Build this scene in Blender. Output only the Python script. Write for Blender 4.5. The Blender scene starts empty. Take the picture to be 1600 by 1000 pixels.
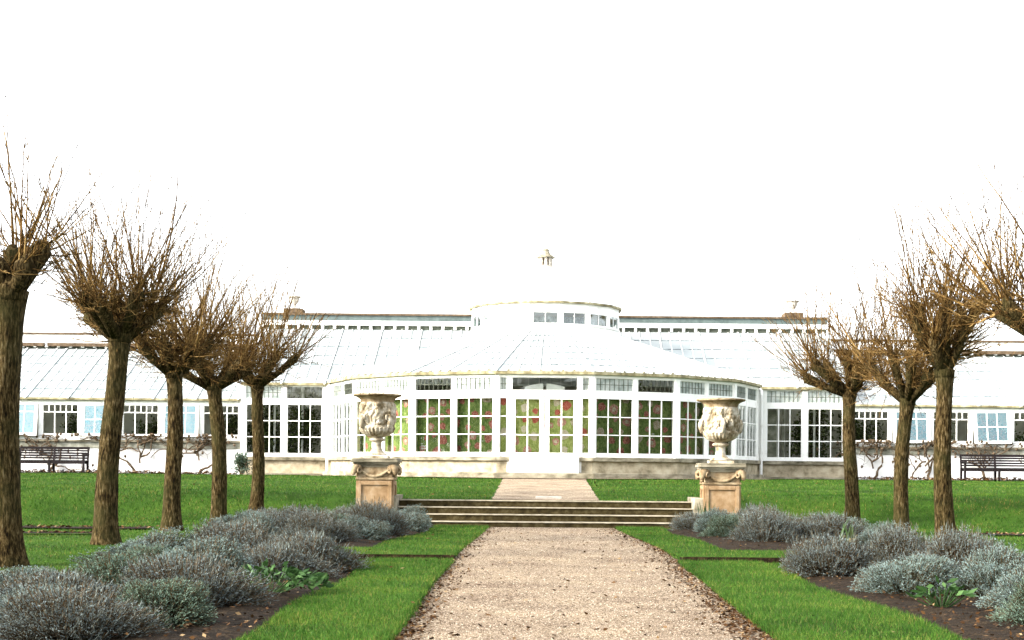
import bpy, math, random
import numpy as np
from mathutils import Vector, Matrix, noise as mnoise

R_ = math.radians
random.seed(7)
rng = np.random.default_rng(11)
S = bpy.context.scene
COL = S.collection

# ------------------------------------------------------------------ camera
EYE = 1.15
cam_d = bpy.data.cameras.new("camera")
cam = bpy.data.objects.new("camera", cam_d)
COL.objects.link(cam)
cam_d.sensor_width = 36.0
cam_d.lens = 2350 / 1600 * 36
cam_d.shift_x = -50 / 1600
cam_d.shift_y = 237 / 1600
cam_d.clip_start = 0.1
cam_d.clip_end = 2000
cam.matrix_world = Matrix.Translation((0, 0, EYE)) @ Matrix.Rotation(R_(90), 4, 'X') @ Matrix.Rotation(R_(0.49), 4, 'Z')
S.camera = cam

# ------------------------------------------------------------------ light
SUN = Vector((-0.80, -0.36, 0.42)).normalized()
w = bpy.data.worlds.new("World")
S.world = w
w.use_nodes = True
nt = w.node_tree
bg = nt.nodes["Background"]
sky = nt.nodes.new("ShaderNodeTexSky")
sky.sky_type = 'NISHITA'
sky.sun_disc = False
sky.sun_elevation = math.asin(SUN.z)
sky.sun_rotation = math.atan2(SUN.x, SUN.y)
sky.dust_density = 3.0
sky.ozone_density = 1.0
hs = nt.nodes.new("ShaderNodeHueSaturation")
hs.inputs["Saturation"].default_value = 0.22
nt.links.new(sky.outputs[0], hs.inputs["Color"])
nt.links.new(hs.outputs[0], bg.inputs[0])
bg.inputs[1].default_value = 0.15

sl = bpy.data.lights.new("sun", 'SUN')
sl.energy = 1.2
sl.angle = R_(10)
sl.color = (1.0, 0.90, 0.76)
so = bpy.data.objects.new("sun", sl)
COL.objects.link(so)
so.rotation_euler = SUN.to_track_quat('Z', 'Y').to_euler()
so.location = (-30, -10, 30)

S.view_settings.view_transform = 'Standard'
S.view_settings.look = 'None'
S.view_settings.exposure = 2.55
S.view_settings.gamma = 1.0

# ------------------------------------------------------------------ helpers
def tag(o, label=None, cat=None, group=None, kind=None):
    if label: o["label"] = label
    if cat: o["category"] = cat
    if group: o["group"] = group
    if kind: o["kind"] = kind
    return o

def thing(name, loc, label, cat, group=None):
    o = bpy.data.objects.new(name, None)
    o.empty_display_size = 0.2
    COL.objects.link(o)
    o.location = loc
    return tag(o, label, cat, group)

def link_obj(name, me, mats, parent=None):
    for m in (mats if isinstance(mats, (list, tuple)) else [mats]):
        me.materials.append(m)
    o = bpy.data.objects.new(name, me)
    COL.objects.link(o)
    if parent is not None:
        o.parent = parent
        p = parent
        while p.parent: p = p.parent
        if parent.type == 'EMPTY':
            o.matrix_parent_inverse = Matrix.Translation(-Vector(parent.location))
    return o

def np_mesh(name, V, F, mat_idx=None, rnd=None, smooth=False):
    """V (n,3); F (m,k)"""
    V = np.ascontiguousarray(V, dtype=np.float32)
    F = np.ascontiguousarray(F, dtype=np.int32)
    me = bpy.data.meshes.new(name)
    me.vertices.add(len(V)); me.vertices.foreach_set("co", V.ravel())
    k = F.shape[1]
    me.loops.add(F.size); me.loops.foreach_set("vertex_index", F.ravel())
    me.polygons.add(len(F))
    me.polygons.foreach_set("loop_start", np.arange(0, F.size, k, dtype=np.int32))
    me.polygons.foreach_set("loop_total", np.full(len(F), k, dtype=np.int32))
    if mat_idx is not None:
        me.polygons.foreach_set("material_index", np.asarray(mat_idx, dtype=np.int32))
    if smooth:
        me.polygons.foreach_set("use_smooth", np.ones(len(F), dtype=bool))
    me.update(calc_edges=True)
    if rnd is not None:
        a = me.attributes.new("rnd", 'FLOAT', 'FACE')
        a.data.foreach_set("value", np.asarray(rnd, dtype=np.float32))
    return me

class MB:
    def __init__(s, M=None):
        s.v = []; s.f = []; s.mi = []; s.M = M or Matrix.Identity(4); s.cur = 0
    def add(s, vs, fs):
        b = len(s.v)
        for p in vs: s.v.append(tuple(s.M @ Vector(p)))
        for f in fs:
            s.f.append(tuple(b + i for i in f)); s.mi.append(s.cur)
    def box(s, x0, x1, y0, y1, z0, z1, taper=0.0):
        t = taper
        s.add([(x0,y0,z0),(x1,y0,z0),(x1,y1,z0),(x0,y1,z0),(x0+t,y0+t,z1),(x1-t,y0+t,z1),(x1-t,y1-t,z1),(x0+t,y1-t,z1)],
              [(0,3,2,1),(4,5,6,7),(0,1,5,4),(1,2,6,5),(2,3,7,6),(3,0,4,7)])
    def bar(s, a, b, wd, ht, up=(0,0,1)):
        a = Vector(a); b = Vector(b); d = (b - a).normalized()
        u = Vector(up); sd = d.cross(u)
        if sd.length < 1e-5: sd = d.cross(Vector((1,0,0)))
        sd.normalize(); u = sd.cross(d).normalized()
        vs = []
        for p in (a, b):
            for i, j in ((-1,-1),(1,-1),(1,1),(-1,1)):
                vs.append(p + sd*(i*wd/2) + u*(j*ht/2))
        s.add(vs, [(0,1,2,3),(7,6,5,4),(0,4,5,1),(1,5,6,2),(2,6,7,3),(3,7,4,0)])
    def tube(s, pts, rad, n=8, cap=True):
        pts = [Vector(p) for p in pts]
        if not hasattr(rad, '__len__'): rad = [rad]*len(pts)
        vs = []; fs = []
        ref = Vector((0.31,0.17,1)).normalized()
        for i, p in enumerate(pts):
            d = (pts[min(i+1,len(pts)-1)] - pts[max(i-1,0)]).normalized()
            if abs(d.dot(ref)) > 0.97: r2 = Vector((1,0.2,0))
            else: r2 = ref
            a = d.cross(r2).normalized(); b = d.cross(a)
            for k in range(n):
                t = 2*math.pi*k/n
                vs.append(p + (a*math.cos(t)+b*math.sin(t))*rad[i])
        for i in range(len(pts)-1):
            for k in range(n):
                k2 = (k+1) % n
                fs.append((i*n+k, i*n+k2, (i+1)*n+k2, (i+1)*n+k))
        if cap:
            fs.append(tuple(range(n-1,-1,-1))); fs.append(tuple((len(pts)-1)*n+k for k in range(n)))
        s.add(vs, fs)
    def lathe(s, prof, n=32, c=(0,0,0), func=None):
        vs = []; fs = []
        for r, z in prof:
            for k in range(n):
                t = 2*math.pi*k/n
                rr = func(r, z, t) if func else r
                vs.append((c[0]+rr*math.cos(t), c[1]+rr*math.sin(t), c[2]+z))
        m = len(prof)
        for i in range(m-1):
            for k in range(n):
                k2 = (k+1) % n
                fs.append((i*n+k, i*n+k2, (i+1)*n+k2, (i+1)*n+k))
        fs.append(tuple(range(n-1,-1,-1))); fs.append(tuple((m-1)*n+k for k in range(n)))
        s.add(vs, fs)
    def quad(s, a, b, c, d): s.add([a,b,c,d], [(0,1,2,3)])
    def build(s, name, mats, parent=None, smooth=False, bevel=0.0):
        me = bpy.data.meshes.new(name)
        me.from_pydata(s.v, [], s.f)
        me.polygons.foreach_set("material_index", s.mi)
        if smooth: me.polygons.foreach_set("use_smooth", [True]*len(s.f))
        me.update()
        o = link_obj(name, me, mats, parent)
        if bevel:
            b = o.modifiers.new("bevel", 'BEVEL'); b.width = bevel; b.segments = 2; b.limit_method = 'ANGLE'
        return o

def copy_tree(o, parent=None):
    c = o.copy(); COL.objects.link(c); c.parent = parent
    for ch in list(o.children): copy_tree(ch, c)
    return c

# ------------------------------------------------------------------ materials
def mat(name):
    m = bpy.data.materials.new(name); m.use_nodes = True
    n = m.node_tree
    return m, n, n.nodes["Principled BSDF"], n.links

def ramp(n, stops):
    r = n.nodes.new("ShaderNodeValToRGB")
    e = r.color_ramp.elements
    while len(e) > 1: e.remove(e[-1])
    e[0].position = stops[0][0]; e[0].color = (*stops[0][1], 1)
    for p, c in stops[1:]:
        x = e.new(p); x.color = (*c, 1)
    return r

def surf(name, stops, scale=4.0, detail=6, rough=0.8, bump=0.0, bscale=40, stretch=(1,1,1), spec=0.1, dist=0.01, obj=True, rough_n=0.6):
    """noise-driven colour ramp plus a noise bump"""
    m, n, p, L = mat(name)
    tc = n.nodes.new("ShaderNodeTexCoord"); mp = n.nodes.new("ShaderNodeMapping")
    mp.inputs["Scale"].default_value = stretch
    L.new(tc.outputs["Object" if obj else "Generated"], mp.inputs[0])
    nz = n.nodes.new("ShaderNodeTexNoise"); nz.inputs["Scale"].default_value = scale; nz.inputs["Detail"].default_value = detail
    nz.inputs["Roughness"].default_value = rough_n
    L.new(mp.outputs[0], nz.inputs["Vector"])
    r = ramp(n, stops); L.new(nz.outputs[0], r.inputs[0]); L.new(r.outputs[0], p.inputs["Base Color"])
    p.inputs["Roughness"].default_value = rough
    p.inputs["Specular IOR Level"].default_value = spec
    if bump:
        n2 = n.nodes.new("ShaderNodeTexNoise"); n2.inputs["Scale"].default_value = bscale; n2.inputs["Detail"].default_value = 5
        L.new(mp.outputs[0], n2.inputs["Vector"])
        b = n.nodes.new("ShaderNodeBump"); b.inputs["Strength"].default_value = bump; b.inputs["Distance"].default_value = dist
        L.new(n2.outputs[0], b.inputs["Height"]); L.new(b.outputs[0], p.inputs["Normal"])
    return m

def attr_mat(name, stops, rough=0.7, trans=0.0, spec=0.06, nscale=None, nstops=None):
    """colour from the per-face value 'rnd'; optional large noise multiplied in"""
    m, n, p, L = mat(name)
    a = n.nodes.new("ShaderNodeAttribute"); a.attribute_name = "rnd"
    r = ramp(n, stops); L.new(a.outputs["Fac"], r.inputs[0])
    out = r.outputs[0]
    if nscale:
        tc = n.nodes.new("ShaderNodeTexCoord")
        nz = n.nodes.new("ShaderNodeTexNoise"); nz.inputs["Scale"].default_value = nscale; nz.inputs["Detail"].default_value = 3
        L.new(tc.outputs["Object"], nz.inputs["Vector"])
        r2 = ramp(n, nstops); L.new(nz.outputs[0], r2.inputs[0])
        mx = n.nodes.new("ShaderNodeMix"); mx.data_type = 'RGBA'; mx.blend_type = 'MULTIPLY'
        mx.inputs["Factor"].default_value = 1.0
        L.new(out, mx.inputs["A"]); L.new(r2.outputs[0], mx.inputs["B"])
        out = mx.outputs["Result"]
    L.new(out, p.inputs["Base Color"])
    p.inputs["Roughness"].default_value = rough
    p.inputs["Specular IOR Level"].default_value = spec
    if trans:
        t = n.nodes.new("ShaderNodeBsdfTranslucent"); L.new(out, t.inputs[0])
        ms = n.nodes.new("ShaderNodeMixShader"); ms.inputs[0].default_value = trans
        L.new(p.outputs[0], ms.inputs[1]); L.new(t.outputs[0], ms.inputs[2])
        L.new(ms.outputs[0], n.nodes["Material Output"].inputs[0])
    return m

def glass(name, tint, lo, mult, wob=0.15, gtint=(0.95,1.0,1.0)):
    m, n, p, L = mat(name)
    n.nodes.remove(p)
    tr = n.nodes.new("ShaderNodeBsdfTransparent"); tr.inputs[0].default_value = (*tint, 1)
    gl = n.nodes.new("ShaderNodeBsdfGlossy"); gl.inputs["Roughness"].default_value = 0.03
    gl.inputs[0].default_value = (*gtint, 1)
    tc = n.nodes.new("ShaderNodeTexCoord")
    nz = n.nodes.new("ShaderNodeTexNoise"); nz.inputs["Scale"].default_value = 2.2; nz.inputs["Detail"].default_value = 1
    L.new(tc.outputs["Object"], nz.inputs["Vector"])
    b = n.nodes.new("ShaderNodeBump"); b.inputs["Strength"].default_value = wob; b.inputs["Distance"].default_value = 0.05
    L.new(nz.outputs[0], b.inputs["Height"]); L.new(b.outputs[0], gl.inputs["Normal"])
    fr = n.nodes.new("ShaderNodeFresnel"); fr.inputs[0].default_value = 1.5
    mm = n.nodes.new("ShaderNodeMath"); mm.operation = 'MULTIPLY_ADD'; mm.use_clamp = True
    mm.inputs[1].default_value = mult; mm.inputs[2].default_value = lo
    L.new(fr.outputs[0], mm.inputs[0])
    ms = n.nodes.new("ShaderNodeMixShader")
    L.new(mm.outputs[0], ms.inputs[0]); L.new(tr.outputs[0], ms.inputs[1]); L.new(gl.outputs[0], ms.inputs[2])
    L.new(ms.outputs[0], n.nodes["Material Output"].inputs[0])
    return m

M_white = surf("white_paint", [(0.25,(0.62,0.61,0.57)),(0.45,(0.80,0.80,0.77)),(0.8,(0.84,0.84,0.82))], scale=3, rough=0.55, bump=0.15, bscale=18)
M_render = surf("white_render", [(0.2,(0.50,0.49,0.45)),(0.42,(0.74,0.74,0.72)),(0.8,(0.80,0.80,0.79))], scale=1.6, rough=0.85, bump=0.3, bscale=25)
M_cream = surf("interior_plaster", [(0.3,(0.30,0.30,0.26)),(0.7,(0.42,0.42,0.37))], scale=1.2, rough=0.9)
M_glass = glass("window_glass", (0.93,0.96,0.93), 0.0, 1.5)
M_sashglass = glass("tilted_glass", (0.50,0.66,0.70), 0.10, 2.2, 0.3, (0.72,0.98,1.0))
for _m in (M_sashglass,):
    _n = _m.node_tree; _g = next(q for q in _n.nodes if q.type == "BSDF_GLOSSY"); _t = _n.nodes.new("ShaderNodeTexCoord"); _z = _n.nodes.new("ShaderNodeTexNoise")
    _z.inputs["Scale"].default_value = 16; _z.inputs["Detail"].default_value = 6; _z.inputs["Roughness"].default_value = 0.8
    _n.links.new(_t.outputs["Object"], _z.inputs["Vector"]); _r = ramp(_n, [(0.38,(0.30,0.80,0.92)),(0.5,(0.70,0.97,1.0)),(0.62,(1.0,1.0,1.0))])
    _n.links.new(_z.outputs[0], _r.inputs[0]); _n.links.new(_r.outputs[0], _g.inputs[0])
M_lead_bar = surf("transom_leads", [(0.3,(0.045,0.05,0.035)),(0.7,(0.12,0.13,0.10))], scale=8, rough=0.7)
def pale_glass():
    m, n, p, L = mat("pale_mottled_glass")
    tc = n.nodes.new("ShaderNodeTexCoord"); nz = n.nodes.new("ShaderNodeTexNoise"); nz.inputs["Scale"].default_value = 5; nz.inputs["Detail"].default_value = 4
    L.new(tc.outputs["Object"], nz.inputs["Vector"])
    r = ramp(n, [(0.3,(0.30,0.36,0.34)),(0.5,(0.50,0.55,0.52)),(0.7,(0.68,0.71,0.68))]); L.new(nz.outputs[0], r.inputs[0]); L.new(r.outputs[0], p.inputs["Base Color"])
    p.inputs["Roughness"].default_value = 0.12
    t = n.nodes.new("ShaderNodeBsdfTransparent"); t.inputs[0].default_value = (0.8,0.88,0.85,1)
    ms = n.nodes.new("ShaderNodeMixShader"); ms.inputs[0].default_value = 0.35
    L.new(p.outputs[0], ms.inputs[1]); L.new(t.outputs[0], ms.inputs[2]); L.new(ms.outputs[0], n.nodes["Material Output"].inputs[0])
    return m
M_pale = pale_glass()  # pale base colour mottled by noise, partly see-through
M_drumglass = glass("drum_glass", (0.75,0.85,0.85), 0.05, 1.8, 0.3)
M_stone = surf("weathered_limestone", [(0.25,(0.10,0.085,0.05)),(0.42,(0.27,0.23,0.155)),(0.6,(0.40,0.35,0.25)),(0.8,(0.46,0.42,0.32))], scale=3.5, detail=9, rough=0.9, bump=0.5, bscale=30)
M_ledge = surf("lichened_ledge", [(0.3,(0.06,0.055,0.035)),(0.48,(0.19,0.17,0.12)),(0.7,(0.36,0.33,0.25))], scale=5, detail=9, rough=0.95, bump=0.6, bscale=35, stretch=(0.5,0.5,1))
M_grey = surf("grey_stone_band", [(0.3,(0.10,0.10,0.075)),(0.5,(0.24,0.24,0.19)),(0.75,(0.40,0.40,0.35))], scale=4, detail=8, rough=0.9, bump=0.4)
M_coping = surf("brown_coping", [(0.3,(0.045,0.032,0.02)),(0.6,(0.12,0.085,0.055)),(0.8,(0.2,0.16,0.11))], scale=6, rough=0.95, bump=0.5)
M_lead = surf("lead_flashing", [(0.3,(0.055,0.075,0.073)),(0.7,(0.105,0.135,0.13))], scale=5, rough=0.6)
M_gutter = surf("mossy_gutter", [(0.3,(0.07,0.06,0.03)),(0.5,(0.24,0.21,0.12)),(0.75,(0.5,0.47,0.34))], scale=4, detail=7, rough=0.8, stretch=(1,1,0.6))
M_vent = surf("dark_vent", [(0.3,(0.07,0.08,0.06)),(0.7,(0.16,0.175,0.14))], scale=6, rough=0.9)
M_lap = surf("pane_lap", [(0.38,(0.03,0.05,0.055)),(0.55,(0.18,0.22,0.225)),(0.7,(0.4,0.43,0.43))], scale=6, rough=0.6)
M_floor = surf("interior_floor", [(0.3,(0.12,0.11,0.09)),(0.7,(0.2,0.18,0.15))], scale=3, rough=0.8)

def roof_mat():
    m, n, p, L = mat("whitewashed_roof_glass")
    tc = n.nodes.new("ShaderNodeTexCoord")
    nz = n.nodes.new("ShaderNodeTexNoise"); nz.inputs["Scale"].default_value = 0.9; nz.inputs["Detail"].default_value = 7; nz.inputs["Roughness"].default_value = 0.65
    L.new(tc.outputs["Object"], nz.inputs["Vector"])
    r = ramp(n, [(0.28,(0.27,0.33,0.34)),(0.5,(0.43,0.47,0.475)),(0.75,(0.56,0.58,0.58))])
    L.new(nz.outputs[0], r.inputs[0]); L.new(r.outputs[0], p.inputs["Base Color"])
    p.inputs["Roughness"].default_value = 0.25
    t = n.nodes.new("ShaderNodeBsdfTranslucent"); t.inputs[0].default_value = (0.9,0.9,0.86,1)
    ms = n.nodes.new("ShaderNodeMixShader"); ms.inputs[0].default_value = 0.42
    L.new(p.outputs[0], ms.inputs[1]); L.new(t.outputs[0], ms.inputs[2])
    L.new(ms.outputs[0], n.nodes["Material Output"].inputs[0])
    return m
M_roof = roof_mat()
M_dome = surf("painted_dome", [(0.3,(0.52,0.55,0.55)),(0.5,(0.66,0.68,0.67)),(0.8,(0.74,0.75,0.74))], scale=1.2, detail=7, rough=0.5, stretch=(1,1,0.4))

def bark_mat():
    m, n, p, L = mat("ridged_bark")
    tc = n.nodes.new("ShaderNodeTexCoord"); mp = n.nodes.new("ShaderNodeMapping")
    mp.inputs["Scale"].default_value = (1,1,0.22)
    L.new(tc.outputs["Object"], mp.inputs[0])
    nz = n.nodes.new("ShaderNodeTexNoise"); nz.inputs["Scale"].default_value = 40; nz.inputs["Detail"].default_value = 6; nz.inputs["Roughness"].default_value = 0.65
    L.new(mp.outputs[0], nz.inputs["Vector"])
    r = ramp(n, [(0.38,(0.004,0.0025,0.0008)),(0.48,(0.026,0.017,0.0055)),(0.58,(0.072,0.050,0.021)),(0.72,(0.165,0.13,0.072))])
    L.new(nz.outputs[0], r.inputs[0])
    n3 = n.nodes.new("ShaderNodeTexNoise"); n3.inputs["Scale"].default_value = 2.3; n3.inputs["Detail"].default_value = 4
    L.new(tc.outputs["Object"], n3.inputs["Vector"])
    mx = n.nodes.new("ShaderNodeMix"); mx.data_type='RGBA'; mx.blend_type='MIX'
    r3 = ramp(n, [(0.42,(0,0,0)),(0.66,(0.55,0.55,0.55))]); L.new(n3.outputs[0], r3.inputs[0])
    L.new(r3.outputs[0], mx.inputs["Factor"]); L.new(r.outputs[0], mx.inputs["A"]); mx.inputs["B"].default_value = (0.030,0.029,0.010,1)
    L.new(mx.outputs["Result"], p.inputs["Base Color"])
    p.inputs["Roughness"].default_value = 0.95; p.inputs["Specular IOR Level"].default_value = 0.05
    b = n.nodes.new("ShaderNodeBump"); b.inputs["Strength"].default_value = 1.0; b.inputs["Distance"].default_value = 0.03
    L.new(nz.outputs[0], b.inputs["Height"]); L.new(b.outputs[0], p.inputs["Normal"])
    return m
M_bark = bark_mat()
M_twig = attr_mat("brown_twigs", [(0.0,(0.030,0.015,0.004)),(0.5,(0.092,0.051,0.015)),(1.0,(0.20,0.13,0.048))], rough=0.8)
M_vine = surf("vine_bark", [(0.3,(0.03,0.02,0.011)),(0.5,(0.085,0.060,0.036)),(0.75,(0.19,0.145,0.10))], scale=14, rough=0.95, bump=0.6)

def grass_ground():
    m, n, p, L = mat("mown_turf")
    tc = n.nodes.new("ShaderNodeTexCoord")
    n1 = n.nodes.new("ShaderNodeTexNoise"); n1.inputs["Scale"].default_value = 0.7; n1.inputs["Detail"].default_value = 6
    L.new(tc.outputs["Object"], n1.inputs["Vector"])
    r1 = ramp(n, [(0.3,(0.016,0.036,0.003)),(0.5,(0.030,0.070,0.006)),(0.7,(0.048,0.090,0.010)),(0.85,(0.08,0.085,0.016))])
    L.new(n1.outputs[0], r1.inputs[0])
    n2 = n.nodes.new("ShaderNodeTexNoise"); n2.inputs["Scale"].default_value = 30; n2.inputs["Detail"].default_value = 4
    L.new(tc.outputs["Object"], n2.inputs["Vector"])
    r2 = ramp(n, [(0.3,(0.45,0.45,0.45)),(0.7,(1.3,1.3,1.2))]); L.new(n2.outputs[0], r2.inputs[0])
    mx = n.nodes.new("ShaderNodeMix"); mx.data_type='RGBA'; mx.blend_type='MULTIPLY'; mx.inputs["Factor"].default_value = 0.8
    L.new(r1.outputs[0], mx.inputs["A"]); L.new(r2.outputs[0], mx.inputs["B"])
    L.new(mx.outputs["Result"], p.inputs["Base Color"])
    p.inputs["Roughness"].default_value = 0.9; p.inputs["Specular IOR Level"].default_value = 0.04
    b = n.nodes.new("ShaderNodeBump"); b.inputs["Strength"].default_value = 0.6; b.inputs["Distance"].default_value = 0.04
    L.new(n2.outputs[0], b.inputs["Height"]); L.new(b.outputs[0], p.inputs["Normal"])
    return m
M_turf = grass_ground()
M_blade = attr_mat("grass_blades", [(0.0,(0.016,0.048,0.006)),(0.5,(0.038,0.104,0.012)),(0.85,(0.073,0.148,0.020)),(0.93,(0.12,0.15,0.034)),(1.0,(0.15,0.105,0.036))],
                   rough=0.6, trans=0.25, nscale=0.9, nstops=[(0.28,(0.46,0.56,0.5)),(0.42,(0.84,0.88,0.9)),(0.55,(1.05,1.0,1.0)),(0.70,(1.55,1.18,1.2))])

def gravel_mat(name="pinkish_gravel", f=1.0, bump=0.7):
    m, n, p, L = mat(name)
    tc = n.nodes.new("ShaderNodeTexCoord")
    vo = n.nodes.new("ShaderNodeTexVoronoi"); vo.inputs["Scale"].default_value = 80
    L.new(tc.outputs["Object"], vo.inputs["Vector"])
    r = ramp(n, [(q, tuple(c*f for c in cc)) for q, cc in [(0.0,(0.05,0.035,0.020)),(0.3,(0.125,0.094,0.063)),(0.6,(0.20,0.158,0.111)),(0.85,(0.29,0.242,0.176)),(1.0,(0.42,0.375,0.29))]])
    sp = n.nodes.new("ShaderNodeSeparateColor"); L.new(vo.outputs["Color"], sp.inputs[0]); L.new(sp.outputs[0], r.inputs[0])
    n1 = n.nodes.new("ShaderNodeTexNoise"); n1.inputs["Scale"].default_value = 1.3; n1.inputs["Detail"].default_value = 6
    L.new(tc.outputs["Object"], n1.inputs["Vector"])
    r2 = ramp(n, [(0.3,(0.66,0.60,0.57)),(0.5,(1.0,0.97,0.95)),(0.7,(1.3,1.27,1.2))]); L.new(n1.outputs[0], r2.inputs[0])
    mx = n.nodes.new("ShaderNodeMix"); mx.data_type='RGBA'; mx.blend_type='MULTIPLY'; mx.inputs["Factor"].default_value = 1
    L.new(r.outputs[0], mx.inputs["A"]); L.new(r2.outputs[0], mx.inputs["B"])
    L.new(mx.outputs["Result"], p.inputs["Base Color"])
    p.inputs["Roughness"].default_value = 0.9; p.inputs["Specular IOR Level"].default_value = 0.05
    b = n.nodes.new("ShaderNodeBump"); b.inputs["Strength"].default_value = bump; b.inputs["Distance"].default_value = 0.010; b.invert = True
    L.new(vo.outputs["Distance"], b.inputs["Height"]); L.new(b.outputs[0], p.inputs["Normal"])
    return m
M_gravel = gravel_mat()
M_gravel2 = gravel_mat("pale_terrace_gravel", 1.22, 0.3)
M_pebble = attr_mat("loose_pebbles", [(0.0,(0.045,0.028,0.015)),(0.25,(0.13,0.092,0.062)),(0.55,(0.22,0.165,0.118)),(0.8,(0.32,0.255,0.185)),(1.0,(0.48,0.42,0.33))], rough=0.8)
M_leaf = attr_mat("fallen_leaves", [(0.0,(0.016,0.007,0.002)),(0.5,(0.045,0.021,0.007)),(0.88,(0.10,0.052,0.020)),(1.0,(0.27,0.19,0.10))], rough=0.7)
M_soil = surf("dark_soil", [(0.3,(0.006,0.0035,0.0015)),(0.55,(0.018,0.011,0.005)),(0.72,(0.045,0.029,0.014)),(0.85,(0.08,0.055,0.03))], scale=9, detail=9, rough=0.95, bump=1.0, bscale=22, dist=0.05)
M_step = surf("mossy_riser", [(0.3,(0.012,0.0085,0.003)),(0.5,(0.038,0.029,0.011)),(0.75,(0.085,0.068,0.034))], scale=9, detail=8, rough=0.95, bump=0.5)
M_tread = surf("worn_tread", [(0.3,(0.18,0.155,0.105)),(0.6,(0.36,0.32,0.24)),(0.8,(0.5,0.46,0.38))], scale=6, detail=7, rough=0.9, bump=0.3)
M_slab = surf("pale_slab", [(0.3,(0.34,0.30,0.25)),(0.7,(0.55,0.51,0.45))], scale=7, rough=0.9, bump=0.3)
M_bench = surf("dark_bench_wood", [(0.3,(0.006,0.0045,0.0045)),(0.6,(0.014,0.0105,0.011)),(0.8,(0.03,0.024,0.025))], scale=6, rough=0.6, stretch=(0.4,4,4), bump=0.3)
M_urn = surf("carved_urn_stone", [(0.27,(0.045,0.033,0.016)),(0.39,(0.18,0.14,0.082)),(0.50,(0.36,0.31,0.225)),(0.64,(0.54,0.50,0.42))], scale=6, detail=9, rough=0.9, bump=0.5, bscale=40)
M_ped = surf("orange_pedestal_stone", [(0.25,(0.10,0.058,0.026)),(0.42,(0.205,0.130,0.066)),(0.55,(0.27,0.185,0.105)),(0.75,(0.35,0.28,0.19))], scale=4, detail=9, rough=0.92, bump=0.5, bscale=50)
M_frieze = surf("pedestal_frieze_stone", [(0.25,(0.05,0.034,0.016)),(0.45,(0.19,0.135,0.075)),(0.7,(0.38,0.31,0.20))], scale=6, detail=9, rough=0.92, bump=0.6, bscale=35)

# ------------------------------------------------------------------ terrain
Y0 = 53.4                       # front wall of the conservatory
SX0, SX1 = -2.86, 2.92          # ends of the garden steps
def sstep(a, b, x):
    t = min(1, max(0, (x - a)/(b - a))); return t*t*(3-2*t)
def low_z(y): return 0.07*sstep(17.4, 20.2, y)
def terrace_z(y):
    return 0.571 + (min(max(y,30.15),45.7)-30.15)*(0.36/15.55)
def ground_z(x, y):
    if SX0 <= x <= SX1:
        return low_z(y) if y < 30.1 else terrace_z(y)
    d = max(SX0 - x, x - SX1)
    f = 0.25 + 0.75*sstep(0.0, 1.9, d)
    yf = 30.3 - 0.15*(1-sstep(0,1.5,d)); yt = yf + 3.6*f
    t = sstep(yf, yt, y)
    bump = 0.03*mnoise.noise(Vector((x*0.35, y*0.35, 0)))*sstep(0.3, 2.0, d)
    return low_z(y)*(1-t) + terrace_z(y)*t + bump

xs = [-400,-150,-70,-45] + list(np.arange(-30, SX0-0.3, 0.6)) + [SX0-0.6, SX0-0.3, SX0-0.012, SX0, -1.5, 0, 1.5, SX1, SX1+0.012, SX1+0.3, SX1+0.6] + list(np.arange(SX1+0.9, 30, 0.6)) + [45,70,150,400]
xs = sorted(set(round(float(a),4) for a in xs))
ys = [-300,-100,-40,-10] + list(np.arange(0, 29.9, 0.7)) + [30.0, 30.099, 30.101, 30.15] + list(np.arange(30.3, 36, 0.25)) + list(np.arange(36.3, 60, 0.8)) + [45.7, 70, 120, 250, 600]
ys = sorted(set(round(float(a),4) for a in ys))
V = np.array([(x, y, ground_z(x, y)) for y in ys for x in xs])
nx = len(xs)
F = np.array([(j*nx+i, j*nx+i+1, (j+1)*nx+i+1, (j+1)*nx+i) for j in range(len(ys)-1) for i in range(nx-1)])
tag(link_obj("lawn_ground", np_mesh("lawn_ground", V, F, smooth=False), M_turf), kind="structure")

def strip_sheet(name, xl, xr, y0, y1, zf, m, dy=0.25, nxs=6, wob=0.0):
    yy = np.arange(y0, y1 + dy*0.5, dy)
    V = []; 
    for y in yy:
        a, b = xl(y), xr(y)
        a += wob*mnoise.noise(Vector((y*1.3, 3.3, a))); b += wob*mnoise.noise(Vector((y*1.3, 9.1, b)))
        for i in range(nxs+1):
            x = a + (b-a)*i/nxs
            V.append((x, y, zf(x, y)))
    n = nxs+1
    F = [(j*n+i, j*n+i+1, (j+1)*n+i+1, (j+1)*n+i) for j in range(len(yy)-1) for i in range(nxs)]
    return tag(link_obj(name, np_mesh(name, np.array(V), np.array(F)), m), kind="structure")

def path_l(y): return -1.02 - 0.10*sstep(10, 16, y) + 0.06*sstep(19, 28, y)
def path_r(y): return 1.60 + 0.08*sstep(10, 17, y) - 0.30*sstep(19, 28.8, y)
strip_sheet("gravel_path", lambda y: path_l(y)-0.12, lambda y: path_r(y)+0.12, 2.0, 28.9, lambda x, y: low_z(y)+0.012, M_gravel)
strip_sheet("terrace_gravel_path", lambda y: -1.04-0.012*(y-30), lambda y: 1.10+0.01*(y-30), 30.12, 45.75, lambda x, y: terrace_z(y)+0.014, M_gravel2, wob=0.04)

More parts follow.
